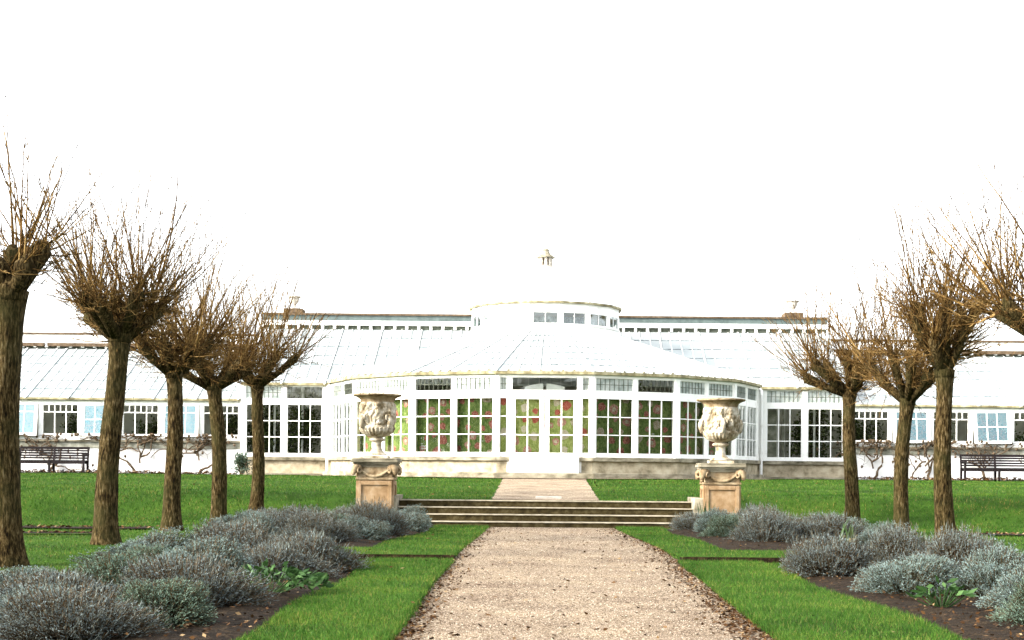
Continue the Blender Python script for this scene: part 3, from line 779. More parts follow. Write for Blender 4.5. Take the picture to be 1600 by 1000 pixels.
for k in range(-2, 3):
    Mf = facet_M(k)
    mb = MB(Mf); hw = FW/2 - 0.055
    yy = 0.24
    mb.box(-hw, hw, yy, yy+0.03, 1.45, 3.50)
    pts = []
    tries = 0
    while len(pts) < 30 and tries < 4000:
        tries += 1
        x = rs.uniform(-hw+0.12, hw-0.12); z = rs.uniform(1.62, 3.42); r = rs.choice((0.09,0.11,0.13,0.145,0.16))
        if all((x-a)**2+(z-b)**2 > (r+c+0.05)**2 for a,b,c in pts): pts.append((x,z,r))
    for j, (x,z,r) in enumerate(pts):
        main = rs.choice((1,1,1,2,2,3)) if abs(k) else rs.choice((1,2,2,3,3))
        inner = {1:1, 2:3, 3:3}[main]
        for lv, (rr, m_) in enumerate(((r, main), (r*0.45, inner))):
            n = 12; ph = rs.random()*6
            mb.cur = m_; y = yy - 0.003*(lv+1)
            ring = [(x+rr*(1+0.17*math.sin(3*(2*math.pi*i/n)+ph)+0.1*math.sin(5*(2*math.pi*i/n)))*math.cos(2*math.pi*i/n), y, z+rr*(1+0.13*math.cos(4*(2*math.pi*i/n)+ph))*math.sin(2*math.pi*i/n)) for i in range(n)]
            mb.add(ring, [tuple(range(n))])
    mb.cur = 4
    # short white lines of small lettering, too small to read in the photograph
    if k in (-1, 1):
        x0, z0 = (-1.25, 1.98) if k == -1 else (0.62, 2.34)
        for row, wds in enumerate(((0.06,),(0.16,0.05),(0.18,)) if k == -1 else ((0.06,0.09),(0.19,),(0.07,0.03))):
            x = x0
            for wd in wds:
                c = x
                while c < x + wd - 0.01:
                    h = rs.uniform(0.022,0.04); mb.quad((c,yy-0.013,z0-row*0.07),(c+0.015,yy-0.013,z0-row*0.07),(c+0.015,yy-0.013,z0-row*0.07+h),(c,yy-0.013,z0-row*0.07+h)); c += 0.021
                x += wd + 0.03
    o = mb.build("flower_screen", [M_scr_shade, M_red_shade, M_pink_shade, M_crm_shade, M_mark] if k else [M_scr, M_red, M_pink, M_crm, M_mark])
    tag(o, scr_lab[k], "screen", "printed flower screens in the bay windows")

# white arched boards seen over the doors
for s, lab in ((-1,"left half of the white arched board above the entrance doors, inside the glass"), (1,"right half of the white arched board above the entrance doors, inside the glass")):
    mb = MB(facet_M(0)); y = 0.34; n = 8
    a, b = sorted((s*0.05, s*0.62))
    top = [(a+(b-a)*i/n, 3.62 + 0.25*math.cos((a+(b-a)*i/n)*1.5)) for i in range(n+1)]
    poly = [(a,1.06)] + top + [(b,1.06)]
    m_ = len(poly); vs = [(p,y,q) for p,q in poly] + [(p,y+0.04,q) for p,q in poly]
    mb.add(vs, [tuple(range(m_)), tuple(range(m_,2*m_))[::-1]] + [(i,m_+i,m_+(i+1)%m_,(i+1)%m_) for i in range(m_)])
    tag(mb.build("arched_board", M_white), lab, "board", "white arched boards inside the entrance")

# pale partition glimpsed behind the flank window right of the bay
mb = MB(); mb.box(7.95, 8.42, 54.5, 54.56, 1.03, 3.9); mb.box(8.62, 8.70, 54.5, 54.58, 1.03, 3.9); mb.box(8.86, 8.93, 54.5, 54.58, 1.03, 3.9); mb.box(7.95, 8.93, 54.49, 54.59, 3.902, 3.99)
tag(mb.build("partition_screen", M_grey), "pale slatted partition inside the flank window just right of the bay", "partition")

# ------------------------------------------------------------------ leaf clouds
def unit(a): return a/np.maximum(np.linalg.norm(a, axis=-1, keepdims=True), 1e-9)
def leaves(P, D, L, W, rg):
    """diamond leaves: base P, direction D (unit), length L, width W"""
    N = len(P)
    ref = unit(rg.normal(size=(N,3)))
    sd = unit(np.cross(D, ref))
    L = np.broadcast_to(np.asarray(L, dtype=float), (N,))[:,None]; W = np.broadcast_to(np.asarray(W, dtype=float), (N,))[:,None]
    V = np.stack([P, P + D*L*0.5 + sd*W*0.5, P + D*L, P + D*L*0.5 - sd*W*0.5], axis=1).reshape(-1,3)
    F = np.arange(4*N).reshape(N,4)
    return V, F
def tubes(P, Rd, n=3):
    """P (N,S,3) polylines, Rd (N,S) radii -> verts, quads"""
    N, Sg, _ = P.shape
    T = np.empty_like(P); T[:,1:-1] = P[:,2:]-P[:,:-2]; T[:,0] = P[:,1]-P[:,0]; T[:,-1] = P[:,-1]-P[:,-2]
    T = unit(T); ref = np.where(np.abs(T[...,2:3]) > 0.9, np.array([1.0,0.1,0]), np.array([0,0,1.0]))
    A = unit(np.cross(T, ref)); B = np.cross(T, A)
    ang = np.arange(n)*2*np.pi/n
    V = P[:,:,None,:] + Rd[:,:,None,None]*(A[:,:,None,:]*np.cos(ang)[None,None,:,None] + B[:,:,None,:]*np.sin(ang)[None,None,:,None])
    V = V.reshape(-1,3)
    base = (np.arange(N)*Sg*n)[:,None,None] + (np.arange(Sg-1)*n)[None,:,None] + np.arange(n)[None,None,:]
    nxt = (np.arange(N)*Sg*n)[:,None,None] + (np.arange(Sg-1)*n)[None,:,None] + ((np.arange(n)+1)%n)[None,None,:]
    F = np.stack([base, nxt, nxt+n, base+n], axis=-1).reshape(-1,4)
    return V, F
def merge(parts):
    Vs=[]; Fs=[]; o=0
    for V,F in parts: Vs.append(V); Fs.append(F+o); o+=len(V)
    return np.concatenate(Vs), np.concatenate(Fs)

# plants growing inside the glasshouse
M_cam = attr_mat("glossy_dark_leaves", [(0.0,(0.025,0.036,0.010)),(0.6,(0.06,0.085,0.025)),(1.0,(0.12,0.15,0.05))], rough=0.45, trans=0.15)
def indoor_shrub(x, y, h, r, label, n=2600):
    t = thing("camellia_shrub", (x,y,1.0), label, "shrub", "shrubs growing inside the conservatory")
    rg = np.random.default_rng(int(abs(x*100)+y*7))
    c = rg.normal(size=(26,3)); c = unit(c)*rg.uniform(0.2,0.85,size=(26,1))
    idx = rg.integers(0,26,n)
    P = c[idx] + rg.normal(size=(n,3))*0.17
    P = P*np.array([r, r*0.8, h/2]) + np.array([x, y, 1.0+h/2+0.15])
    V,F = leaves(P, unit(rg.normal(size=(n,3))+np.array([0,-0.3,-0.2])), rg.uniform(0.09,0.16,n), rg.uniform(0.05,0.08,n), rg)
    link_obj("foliage", np_mesh("foliage", V, F, rnd=rg.random(len(F))), M_cam, t)
    mb = MB()
    for i in range(4):
        a = rg.uniform(0,6.28); mb.tube([(x,y,1.0),(x+0.1*math.cos(a),y+0.1*math.sin(a),1+h*0.35),(x+r*0.5*math.cos(a),y+r*0.4*math.sin(a),1+h*0.75)], [0.04,0.03,0.012], 5)
    mb.build("stem", M_vine, t)
for a in ((-9.0,55.6,3.1,1.0,"dark leafy shrub behind the flank window just left of the bay"),
          (-10.3,56.2,2.6,0.8,"dark shrub behind the flank window beside the left wing"),
          (9.9,55.8,3.0,1.0,"dark shrub behind the flank window beside the right wing"),
          (8.0,57.0,2.4,0.7,"small dark shrub deep behind the flank window right of the bay"),
          (-6.2,52.0,3.0,0.9,"leafy shrub inside the left side of the bay"),
          (-3.6,48.8,2.95,1.0,"leafy shrub rising over the flower screen left of the doors"),
          (3.4,49.0,3.1,1.1,"tall dark shrub rising over the flower screen right of the doors"),
          (5.6,50.6,3.05,1.0,"leafy shrub inside the bay close to the right urn"),
          (-11.6,56.3,2.3,0.9,"dark shrub behind the wing window nearest the left flank"),
          (-14.4,56.0,2.4,1.1,"dark shrub behind the middle wing window on the left"),
          (-17.2,56.2,2.4,1.1,"dark shrub behind the wing window above the left bench"),
          (11.7,56.0,2.4,1.0,"dark shrub behind the wing window nearest the right flank"),
          (14.5,56.2,2.4,1.1,"dark shrub behind the middle wing window on the right"),
          (17.3,56.2,2.4,1.1,"dark shrub behind the wing window at the right edge above the right bench")):
    indoor_shrub(*a)

# ------------------------------------------------------------------ woodland behind the photographer, mirrored in the glass
M_wood = attr_mat("winter_woodland", [(0.0,(0.06,0.05,0.028)),(0.6,(0.12,0.105,0.06)),(1.0,(0.20,0.18,0.11))], rough=0.9)
rg = np.random.default_rng(3)
n = 70000
U = rg.uniform(-172,172,n); X = np.clip(U,-62,62); hmax = 7.6 + 1.0*np.sin(U*0.35) + 0.8*np.sin(U*0.93+1) + 0.6*np.sin(U*2.1) + np.where(np.abs(U) > 50, 2.0, 0)
Z = hmax*np.sqrt(rg.random(n)); Yv = -30 + np.maximum(np.abs(U)-62,0) + rg.normal(size=n)*2.0; X = X + rg.normal(size=n)*1.5
V,F = leaves(np.stack([X,Yv,Z],1), unit(rg.normal(size=(n,3))), rg.uniform(0.8,1.6,n), rg.uniform(0.5,1.0,n), rg)
tag(link_obj("woodland", np_mesh("woodland", V, F, rnd=rg.random(len(F))), M_wood), "dark belt of garden trees facing the conservatory across the lawn", "trees", kind="stuff")

# ------------------------------------------------------------------ garden steps
st = thing("garden_steps", (0.03, 28.8, 0.07), "wide flight of four mossy stone steps between the two urn pedestals", "steps")
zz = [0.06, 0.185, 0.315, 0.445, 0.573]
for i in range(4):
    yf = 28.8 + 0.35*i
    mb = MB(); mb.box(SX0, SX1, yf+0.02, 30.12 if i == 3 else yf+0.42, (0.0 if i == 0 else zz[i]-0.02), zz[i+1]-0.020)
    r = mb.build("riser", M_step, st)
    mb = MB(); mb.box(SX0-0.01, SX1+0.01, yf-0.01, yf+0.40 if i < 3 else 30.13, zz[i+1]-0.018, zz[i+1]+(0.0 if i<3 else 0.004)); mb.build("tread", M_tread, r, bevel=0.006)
for s, xc in ((-1,SX0-0.10),(1,SX1+0.10)):
    mb = MB(); mb.box(xc-0.085, xc+0.085, 29.25, 30.75, 0.0, 0.66); mb.build("cheek_wall", M_ledge, st, bevel=0.01)
mb = MB(); mb.box(-0.17, 0.37, 30.75, 31.15, terrace_z(31)-0.05, terrace_z(31)+0.05)
tag(mb.build("stone_slab", M_slab, bevel=0.01), "pale stone slab lying in the gravel at the top of the steps", "slab")

# ------------------------------------------------------------------ pedestals and urns
PY = 29.5
def pedestal(x, label, ztop):
    t = thing("urn_pedestal", (x,PY,0.06), label, "pedestal", "carved stone pedestals beside the steps")
    h = 0.335
    mb = MB(); mb.box(x-h-0.06,x+h+0.06,PY-h-0.06,PY+h+0.06,0.0,0.17); mb.box(x-h-0.03,x+h+0.03,PY-h-0.03,PY+h+0.03,0.172,0.21)
    mb.build("base", M_ped, t, bevel=0.01)
    zs = ztop-0.42
    mb = MB(); mb.box(x-h,x+h,PY-h,PY+h,0.212,zs)
    for face in range(4):
        mb.M = Matrix.Translation((x,PY,0)) @ Matrix.Rotation(R_(90*face),4,'Z')
        e = h+0.028
        mb.box(-h+0.002,-h+0.075,-e,-h-0.001,0.25,zs-0.02); mb.box(h-0.075,h-0.002,-e,-h-0.001,0.25,zs-0.02)
        mb.box(-h+0.076,h-0.076,-e,-h-0.001,zs-0.10,zs-0.02); mb.box(-h+0.076,h-0.076,-e,-h-0.001,0.25,0.32)
    mb.M = Matrix.Identity(4)
    mb.build("shaft", M_ped, t, bevel=0.006)
    mb = MB(); mb.box(x-h-0.035,x+h+0.035,PY-h-0.035,PY+h+0.035,zs+0.001,zs+0.045); mb.box(x-h,x+h,PY-h,PY+h,zs+0.046,ztop-0.175)
    mb.build("frieze", M_frieze, t, bevel=0.006)
    zf = ztop-0.21
    for face in range(4):
        Mx = Matrix.Translation((x,PY,0)) @ Matrix.Rotation(R_(90*face),4,'Z')
        sw = MB(Mx); pts = []; rad = []
        for i in range(25):
            u = -1+2*i/24; pts.append((u*0.26, -h-0.02, zf-0.02-0.125*(1-u*u))); rad.append(0.02+0.018*(1-u*u)+0.004*math.sin(i*2.4))
        sw.tube(pts, rad, 7); sw.build("garland", M_frieze, t, smooth=True)
        # ram's head with curled horns on each corner
        rh = MB(Mx @ Matrix.Translation((h,-h,0)) @ Matrix.Rotation(R_(45),4,'Z'))
        rh.tube([(0,0.06,zf+0.02),(0,-0.03,zf+0.035),(0,-0.075,zf+0.0),(0,-0.10,zf-0.07),(0,-0.10,zf-0.12)], [0.07,0.085,0.075,0.05,0.03], 8)
        for s in (-1,1):
            sp = []; rr = []
            for i in range(15):
                a = i/14*2*math.pi*1.15; q = 0.075-0.045*i/14
                sp.append((s*(0.06+0.03*i/14), -0.02+q*math.sin(a)*0.8, zf-0.015+q*math.cos(a))); rr.append(0.03-0.016*i/14)
            rh.tube(sp, rr, 6)
        rh.build("ram_head", M_frieze, t, smooth=True)
    mb = MB()
    for i, (o, z0, z1) in enumerate(((0.03,-0.172,-0.145),(0.055,-0.143,-0.115),(0.085,-0.113,-0.085),(0.115,-0.083,-0.03),(0.10,-0.028,0.0))):
        mb.box(x-h-o,x+h+o,PY-h-o,PY+h+o,ztop+z0,ztop+z1)
    mb.build("cap", M_ledge, t, bevel=0.008)
    return t
UP = [(0.245,0.0),(0.245,0.055),(0.21,0.06),(0.20,0.085),(0.15,0.11),(0.105,0.16),(0.088,0.24),(0.095,0.32),(0.155,0.345),(0.165,0.365),(0.15,0.385),(0.115,0.395),(0.125,0.415)]
BOWL = [(0.125,0.415),(0.20,0.435),(0.275,0.475),(0.325,0.53),(0.348,0.585),(0.340,0.625),(0.318,0.64)] + [(0.318+0.012*math.sin(i/14*3.1),0.64+0.46*i/14) for i in range(1,15)]
RIM = [(0.325,1.098),(0.335,1.14),(0.37,1.18),(0.425,1.205),(0.46,1.215),(0.475,1.228),(0.475,1.252),(0.44,1.258),(0.40,1.235),(0.25,1.22)]
def stone_urn(x, z, label, seed):
    t = thing("stone_urn", (x,PY,z), label, "urn", "carved stone urns on pedestals")
    mb = MB(); mb.box(x-0.235,x+0.235,PY-0.235,PY+0.235,z+0.001,z+0.05); mb.lathe(UP[2:], 36, (x,PY,z)); mb.build("foot", M_urn, t, smooth=False)
    def fn(r, zz_, a):
        if zz_ < 0.60: return r*(1 + 0.035*math.sin(a*28)*min(1,(zz_-0.41)/0.05)*(1 if zz_ < 0.59 else 0))
        if 0.64 < zz_ < 1.09:
            p = Vector((math.cos(a)*3.1+seed, math.sin(a)*3.1, zz_*5.5))
            f1 = mnoise.noise(p); f2 = mnoise.noise(p*2.3); fig = max(0, math.sin(a*9+seed+2.2*mnoise.noise(p*0.6)))**0.6
            e = min(1,(zz_-0.64)/0.05, (1.09-zz_)/0.05)
            return r + 0.006 + e*(0.026*fig + 0.02*f1 + 0.026*f2 + 0.016*mnoise.noise(p*4.6))
        return r
    dense = []
    for (r0,z0),(r1,z1) in zip(BOWL[:-1],BOWL[1:]):
        for i in range(3): dense.append((r0+(r1-r0)*i/3, z0+(z1-z0)*i/3))
    dense.append(BOWL[-1])
    mb = MB(); mb.lathe(dense, 168, (x,PY,z), fn); mb.build("bowl", M_urn, t, smooth=False)
    mb = MB(); mb.lathe(RIM, 64, (x,PY,z), lambda r,zz_,a: r+(0.006*math.sin(a*40) if 1.2<zz_<1.24 else 0)); mb.build("rim", M_frieze, t)
    for k in range(4):   # satyr-mask handles low on the bowl
        a = R_(45+90*k) if seed < 3 else R_(90*k)
        Mx = Matrix.Translation((x,PY,z)) @ Matrix.Rotation(a,4,'Z') 
        hb = MB(Mx)
        hb.tube([(0.30,0,0.86),(0.37,0,0.83),(0.39,0,0.76),(0.385,0,0.68),(0.37,0,0.60),(0.33,0,0.56)], [0.025,0.05,0.058,0.05,0.038,0.02], 8)
        for s in (-1,1): hb.tube([(0.33,s*0.02,0.84),(0.38,s*0.075,0.83),(0.385,s*0.085,0.76),(0.35,s*0.07,0.71)], [0.02,0.024,0.02,0.012], 6)
        hb.build("mask_handle", M_urn, t, smooth=True)
pedestal(-3.28, "orange-stained stone pedestal with garland left of the steps", 1.385)
pedestal(3.46, "orange-stained stone pedestal with garland right of the steps", 1.345)
stone_urn(-3.28, 1.385, "carved stone urn with heavily worn figures on the left pedestal", 1.3)
stone_urn(3.46, 1.345, "carved stone urn with fluted lower bowl on the right pedestal", 4.1)

# ------------------------------------------------------------------ benches
def bench(x, y, rz, label):
    z = ground_z(x, y)+0.05
    t = thing("garden_bench", (x,y,z), label, "bench", "dark wooden garden benches against the wings")
    M = Matrix.Translation((x,y,z)) @ Matrix.Rotation(rz,4,'Z')
    W = 1.2
    mb = MB(M)
    for i in range(6): mb.box(-W+0.05, W-0.05, -0.27+i*0.085, -0.27+i*0.085+0.065, 0.40, 0.425)
    mb.build("seat", M_bench, t)
    mb = MB(M)
    for i in range(4): 
        zz_ = 0.47+i*0.085; yb = 0.27+i*0.022; mb.box(-W+0.07, W-0.07, yb, yb+0.022, zz_, zz_+0.058)
    mb.box(-W, W, 0.352, 0.392, 0.80, 0.885); mb.build("backrest", M_bench, t)
    for xl in (-W+0.035, 0.0, W-0.035):
        lg = MB(M); lg.box(xl-0.035, xl+0.035, -0.29, -0.22, -0.04, 0.398 if xl == 0 else 0.61); lg.build("leg", M_bench, t)
        lg = MB(M); lg.bar((xl,0.25,-0.04),(xl,0.25,0.42),0.07,0.07,up=(0,1,0)); lg.bar((xl,0.262,0.42),(xl,0.36,0.83),0.06,0.05,up=(0,1,0)); lg.build("leg", M_bench, t)
    for s in (-1,1):
        ar = MB(M); ar.box(s*(W-0.035)-0.045, s*(W-0.035)+0.045, -0.34, 0.32, 0.612, 0.645); ar.build("armrest", M_bench, t)
    mb = MB(M); mb.box(-W+0.07, W-0.07, -0.275, -0.24, 0.30, 0.397); mb.box(-W+0.07, W-0.07, 0.22, 0.25, 0.30, 0.397); mb.build("apron", M_bench, t)
bench(-16.9, 51.6, 0.02, "dark slatted wooden bench under the left wing windows")
bench(15.55, 51.6, -0.02, "dark slatted wooden bench under the right wing windows")

# ------------------------------------------------------------------ gnarled vines trained on the wing walls
def vine(x, label, seed, span=1.5, lean=0):
    rv = random.Random(seed)
    y = Y0-0.06; z0 = ground_z(x,y)
    t = thing("trained_vine", (x,y,z0), label, "vine", "gnarled vines along the wing walls")
    mb = MB()
    def limb(p, ang, ln, r, depth):
        pts = [Vector(p)]; rad = [r]; n = max(4, int(ln/0.13)); a = ang
        for i in range(n):
            a += rv.uniform(-0.55,0.55)
            q = pts[-1] + Vector((math.cos(a)*0.13, rv.uniform(-0.035,0.035), math.sin(a)*0.13))
            q.y = min(max(q.y, Y0-0.30), Y0+0.02)
            if q.z > 2.3: q.z = 2.3; a = rv.choice((0.1, math.pi-0.1))
            if q.z < z0+0.05: q.z = z0+0.05; a = abs(a) if abs(a) < 3 else a
            pts.append(q); rad.append(r*(1-0.6*(i+1)/n)*(1.25 if rv.random() < 0.18 else 1))
        mb.tube(pts, rad, 6)
        if depth > 0:
            for k in range(rv.randint(3,4)):
                j = rv.randint(1, n-1)
                limb(pts[j], rv.choice((0.25,math.pi-0.25,0.9,2.2))+rv.uniform(-0.4,0.4), ln*rv.uniform(0.4,0.7), rad[j]*0.7, depth-1)
        if depth < 2 and rv.random() < 0.6:
            mb.tube([pts[-1], pts[-1]+Vector((0.02,-0.02,0.05)), pts[-1]+Vector((0,0,0.09))], [0.03,0.05,0.02], 6)
    limb((x,y,z0-0.05), math.pi/2+lean, 1.1, 0.058, 0)
    for ang in (0.35, math.pi-0.35, 1.1, 2.0):
        limb((x+rv.uniform(-0.1,0.1),y,z0+rv.uniform(0.3,0.9)), ang, span*1.25, 0.031, 2)
    mb.build("gnarled_stem", M_vine, t)
for a in ((-17.6,"gnarled bare vine rising behind the left bench",1,1.2,0),
          (-14.4,"gnarled bare vine sprawling between the two nearest left tree trunks",2,1.8,0.4),
          (-12.3,"gnarled bare vine on the left wing near the dark green bush",3,1.5,-0.3),
          (11.7,"thick gnarled vine at the end of the right flank",4,1.6,0.1),
          (13.6,"gnarled bare vine between the two rightmost full trunks",5,1.6,-0.5),
          (15.7,"pale forked vine rising behind the right bench",6,0.9,0.2),
          (17.9,"gnarled vine at the right edge beyond the right bench",7,1.1,0)):
    vine(*a)

# ------------------------------------------------------------------ pollarded trees
def pollard(x, y, H, r0, label, seed, nk=7, spread=0.55, shoots=38, Lmin=0.9, Lmax=2.0, lean=(0,0), up=1.0, bias=(0,0), thick=1.0, knob_h=0.45):
    rg = np.random.default_rng(seed); rv = random.Random(seed)
    z0 = ground_z(x, y)
    t = thing("pollard_tree", (x,y,z0), label, "tree", "pollarded trees in two rows beside the path")
    # trunk
    n = 26; segs = 40
    V = []; 
    for i in range(segs+1):
        h = i/segs
        z = -0.12 + (H+0.12)*h
        r = r0*(1.0 - 0.20*h) + r0*0.42*math.exp(-max(z,0)/0.16) + r0*0.28*max(0,(h-0.86)/0.14)**2
        cx = lean[0]*h + 0.035*math.sin(h*5+seed); cy = lean[1]*h
        for k in range(n):
            a = 2*math.pi*k/n
            d = mnoise.noise(Vector((math.cos(a)*3.2+seed*3, math.sin(a)*3.2, z*0.9)))*0.10 + mnoise.noise(Vector((math.cos(a)*9+seed, math.sin(a)*9, z*2.2)))*0.07
            rr = r*(1+d)
            V.append((x+cx+rr*math.cos(a), y+cy+rr*math.sin(a), z0+z))
    F = [(i*n+k, i*n+(k+1)%n, (i+1)*n+(k+1)%n, (i+1)*n+k) for i in range(segs) for k in range(n)]
    link_obj("trunk", np_mesh("trunk", np.array(V), np.array(F), smooth=True), M_bark, t)
    top = Vector((x+lean[0]+0.035*math.sin(5+seed), y+lean[1], z0+H))
    # knuckled limbs
    mb = MB(); heads = []
    mb.tube([top+Vector((0,0,-0.12)), top+Vector((0,0,0.02)), top+Vector((0,0,0.16))], [r0*1.02, r0*1.0, r0*0.6], 12)
    for k in range(nk):
        a = 2*math.pi*k/nk + rv.uniform(-0.35,0.35)
        ln = spread*rv.uniform(0.65,1.15)
        e = top + Vector((math.cos(a)*ln+bias[0], math.sin(a)*ln*0.9+bias[1], knob_h*rv.uniform(0.55,1.3)))
        m1 = top.lerp(e, 0.5) + Vector((0,0,-0.04)) + Vector((math.cos(a)*0.05,math.sin(a)*0.05,0))
        rr = r0*rv.uniform(0.46,0.6)
        mb.tube([top+Vector((0,0,-0.08)), m1, e, e+Vector((math.cos(a)*0.05,math.sin(a)*0.05,0.10))], [rr*1.15, rr*0.85, rr*1.30, rr*0.55], 9)
        heads.append((e, a, 1.0))
        if rv.random() < 0.7:
            heads.append((m1, a, 0.45))
    heads.append((top+Vector((0,0,0.2)), 0, 0.8))
    lim = mb.build("limbs", M_bark, t, smooth=True)
    # shoots: fans of long thin rods
    SEG = 8
    Ps = []; Rs = []
    for e, a, wgt in heads:
        m = int(shoots*wgt*0.66)
        out = np.array([math.cos(a), math.sin(a), 0.0])
        D = rg.normal(size=(m,3))*np.array([0.50,0.46,0.30]) + out*rg.uniform(0.0,0.65,size=(m,1)) + np.array([bias[0]*0.25,0,up])
        low = rg.random(m) < 0.23
        D[low] = rg.normal(size=(int(low.sum()),3))*np.array([0.8,0.8,0.25]) + out*0.75 + np.array([0,0,0.12])
        D = unit(D)
        Lg = rg.uniform(Lmin, Lmax, m)*np.clip(D[:,2]*1.0+0.15, 0.35, 1)
        Lg[low] *= 0.75
        side = unit(np.cross(D, rg.normal(size=(m,3))))
        s_ = np.linspace(0,1,SEG)
        curve = rg.normal(size=(m,1,1))*0.06*Lg[:,None,None]
        P0 = np.array(e) + rg.normal(size=(m,3))*0.055
        P = P0[:,None,:] + D[:,None,:]*(Lg[:,None]*s_[None,:])[:,:,None] + side[:,None,:]*curve*(s_**2)[None,:,None]
        P[:,:,2] += (0.16*Lg[:,None]*(s_**2)[None,:])*np.where(low,0.9,0.35)[:,None]
        P += rg.normal(size=P.shape)*0.010*s_[None,:,None]
        br = rg.uniform(0.006,0.0135,m)*thick
        heavy = rg.random(m) < 0.07; br[heavy] *= 1.9; Lg[heavy] *= 1.12
        Rd = br[:,None]*(1-0.72*s_[None,:])
        Ps.append(P); Rs.append(Rd)
        ms = int(shoots*wgt*0.36)
        Dq = unit(rg.normal(size=(ms,3))*np.array([1,1,0.55]) + out*0.35 + np.array([0,0,0.30]))
        Lq = rg.uniform(0.18,0.75,ms); Pq = (np.array(e) + rg.normal(size=(ms,3))*0.09)[:,None,:] + Dq[:,None,:]*(Lq[:,None]*s_[None,:])[:,:,None]
        Pq[:,:,2] += 0.12*(s_**2)[None,:]*Lq[:,None]; Pq += rg.normal(size=Pq.shape)*0.012*s_[None,:,None]
        Ps.append(Pq); Rs.append((rg.uniform(0.004,0.008,ms)*thick)[:,None]*(1-0.6*s_[None,:]))
    P = np.concatenate(Ps); Rd = np.concatenate(Rs)
    parts = [tubes(P, Rd, 3)]
    # side twigs
    m = len(P); q = 4
    idx = np.repeat(np.arange(m), q); si = rg.integers(1, SEG-1, len(idx))
    B = P[idx, si]; T = unit(P[idx, si+1]-P[idx, si])
    D = unit(T + rg.normal(size=T.shape)*0.42 + np.array([0,0,0.15]))
    Lg = rg.uniform(0.08,0.42,len(idx)); s_ = np.linspace(0,1,3)
    P2 = B[:,None,:] + D[:,None,:]*(Lg[:,None]*s_[None,:])[:,:,None]
    R2 = (rg.uniform(0.0035,0.0055,len(idx))*thick)[:,None]*(1-0.6*s_[None,:])
    parts.append(tubes(P2, R2, 3))
    # buds
    nb = m*14
    idx = rg.integers(0,m,nb); si = rg.integers(2,SEG,nb)
    bp = P[idx,si] + (P[idx,si-1]-P[idx,si])*rg.random((nb,1))
    bd = unit((P[idx,si]-P[idx,si-1]) + rg.normal(size=(nb,3))*0.06)
    parts.append(leaves(bp, bd, rg.uniform(0.02,0.05,nb), rg.uniform(0.010,0.018,nb), rg))
    V,F = merge(parts)
    link_obj("shoots", np_mesh("shoots", V, F, rnd=rg.random(len(F))), M_twig, t)

pollard(-6.22,17.4,3.20,0.19,"thick dark pollard trunk cut by the left edge of the photo",21,nk=5,spread=0.28,shoots=11,Lmin=0.9,Lmax=2.05,bias=(0.10,0),thick=1.25)
pollard(-6.22,21.4,3.00,0.165,"pollard tree second from the left edge, with the broadest crown on that side",22,nk=8,spread=0.55,shoots=36,Lmax=2.15,lean=(0.13,0))
pollard(-6.37,25.9,2.75,0.15,"pollard tree third from the left edge, straight dark trunk",23,nk=8,spread=0.55,shoots=36,Lmax=2.5,lean=(-0.03,0))
pollard(-6.25,29.1,2.72,0.155,"pollard tree fourth from the left edge, trunk leaning to the left",24,nk=7,spread=0.6,shoots=34,Lmax=2.55,lean=(-0.13,0))
pollard(-6.05,31.6,2.72,0.14,"small pollard tree nearest the left urn, long shoots reaching right",25,nk=7,spread=0.6,shoots=36,Lmax=2.3,lean=(0.05,0),bias=(0.12,0))
pollard(6.33,31.0,2.75,0.15,"pollard tree nearest the right urn, shoots reaching left",26,nk=7,spread=0.65,shoots=36,Lmax=2.45,lean=(-0.03,0),bias=(-0.14,0))
pollard(6.43,27.2,2.45,0.14,"pollard tree with low forked limbs, middle trunk of the three on the right",27,nk=7,spread=0.75,shoots=36,Lmin=0.8,Lmax=2.65,lean=(0.12,0),knob_h=0.55)
pollard(6.33,23.6,2.72,0.15,"pollard tree with knobbly upright limbs, rightmost full trunk",28,nk=8,spread=0.5,shoots=36,Lmin=0.8,Lmax=2.65,lean=(-0.10,0),knob_h=0.75)
pollard(6.62,19.6,2.85,0.16,"pollard crown cut by the right edge of the photo, trunk out of frame",29,nk=7,spread=0.6,shoots=34,Lmin=0.9,Lmax=2.6,bias=(-0.10,0),thick=1.1)

# ------------------------------------------------------------------ shrubs in the beds
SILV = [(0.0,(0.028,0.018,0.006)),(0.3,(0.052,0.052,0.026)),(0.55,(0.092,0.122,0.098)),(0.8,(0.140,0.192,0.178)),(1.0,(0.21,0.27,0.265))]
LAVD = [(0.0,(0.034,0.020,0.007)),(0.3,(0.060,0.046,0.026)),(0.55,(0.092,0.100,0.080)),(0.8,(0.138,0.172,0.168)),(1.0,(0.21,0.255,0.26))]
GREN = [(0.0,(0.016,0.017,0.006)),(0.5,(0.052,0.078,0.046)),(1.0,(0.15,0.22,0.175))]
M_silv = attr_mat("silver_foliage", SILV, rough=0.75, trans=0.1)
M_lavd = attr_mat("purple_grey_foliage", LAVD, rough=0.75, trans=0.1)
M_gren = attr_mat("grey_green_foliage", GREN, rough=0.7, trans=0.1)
M_stem = attr_mat("woody_stems", [(0.0,(0.020,0.011,0.004)),(0.6,(0.058,0.034,0.014)),(1.0,(0.13,0.085,0.045))], rough=0.85)
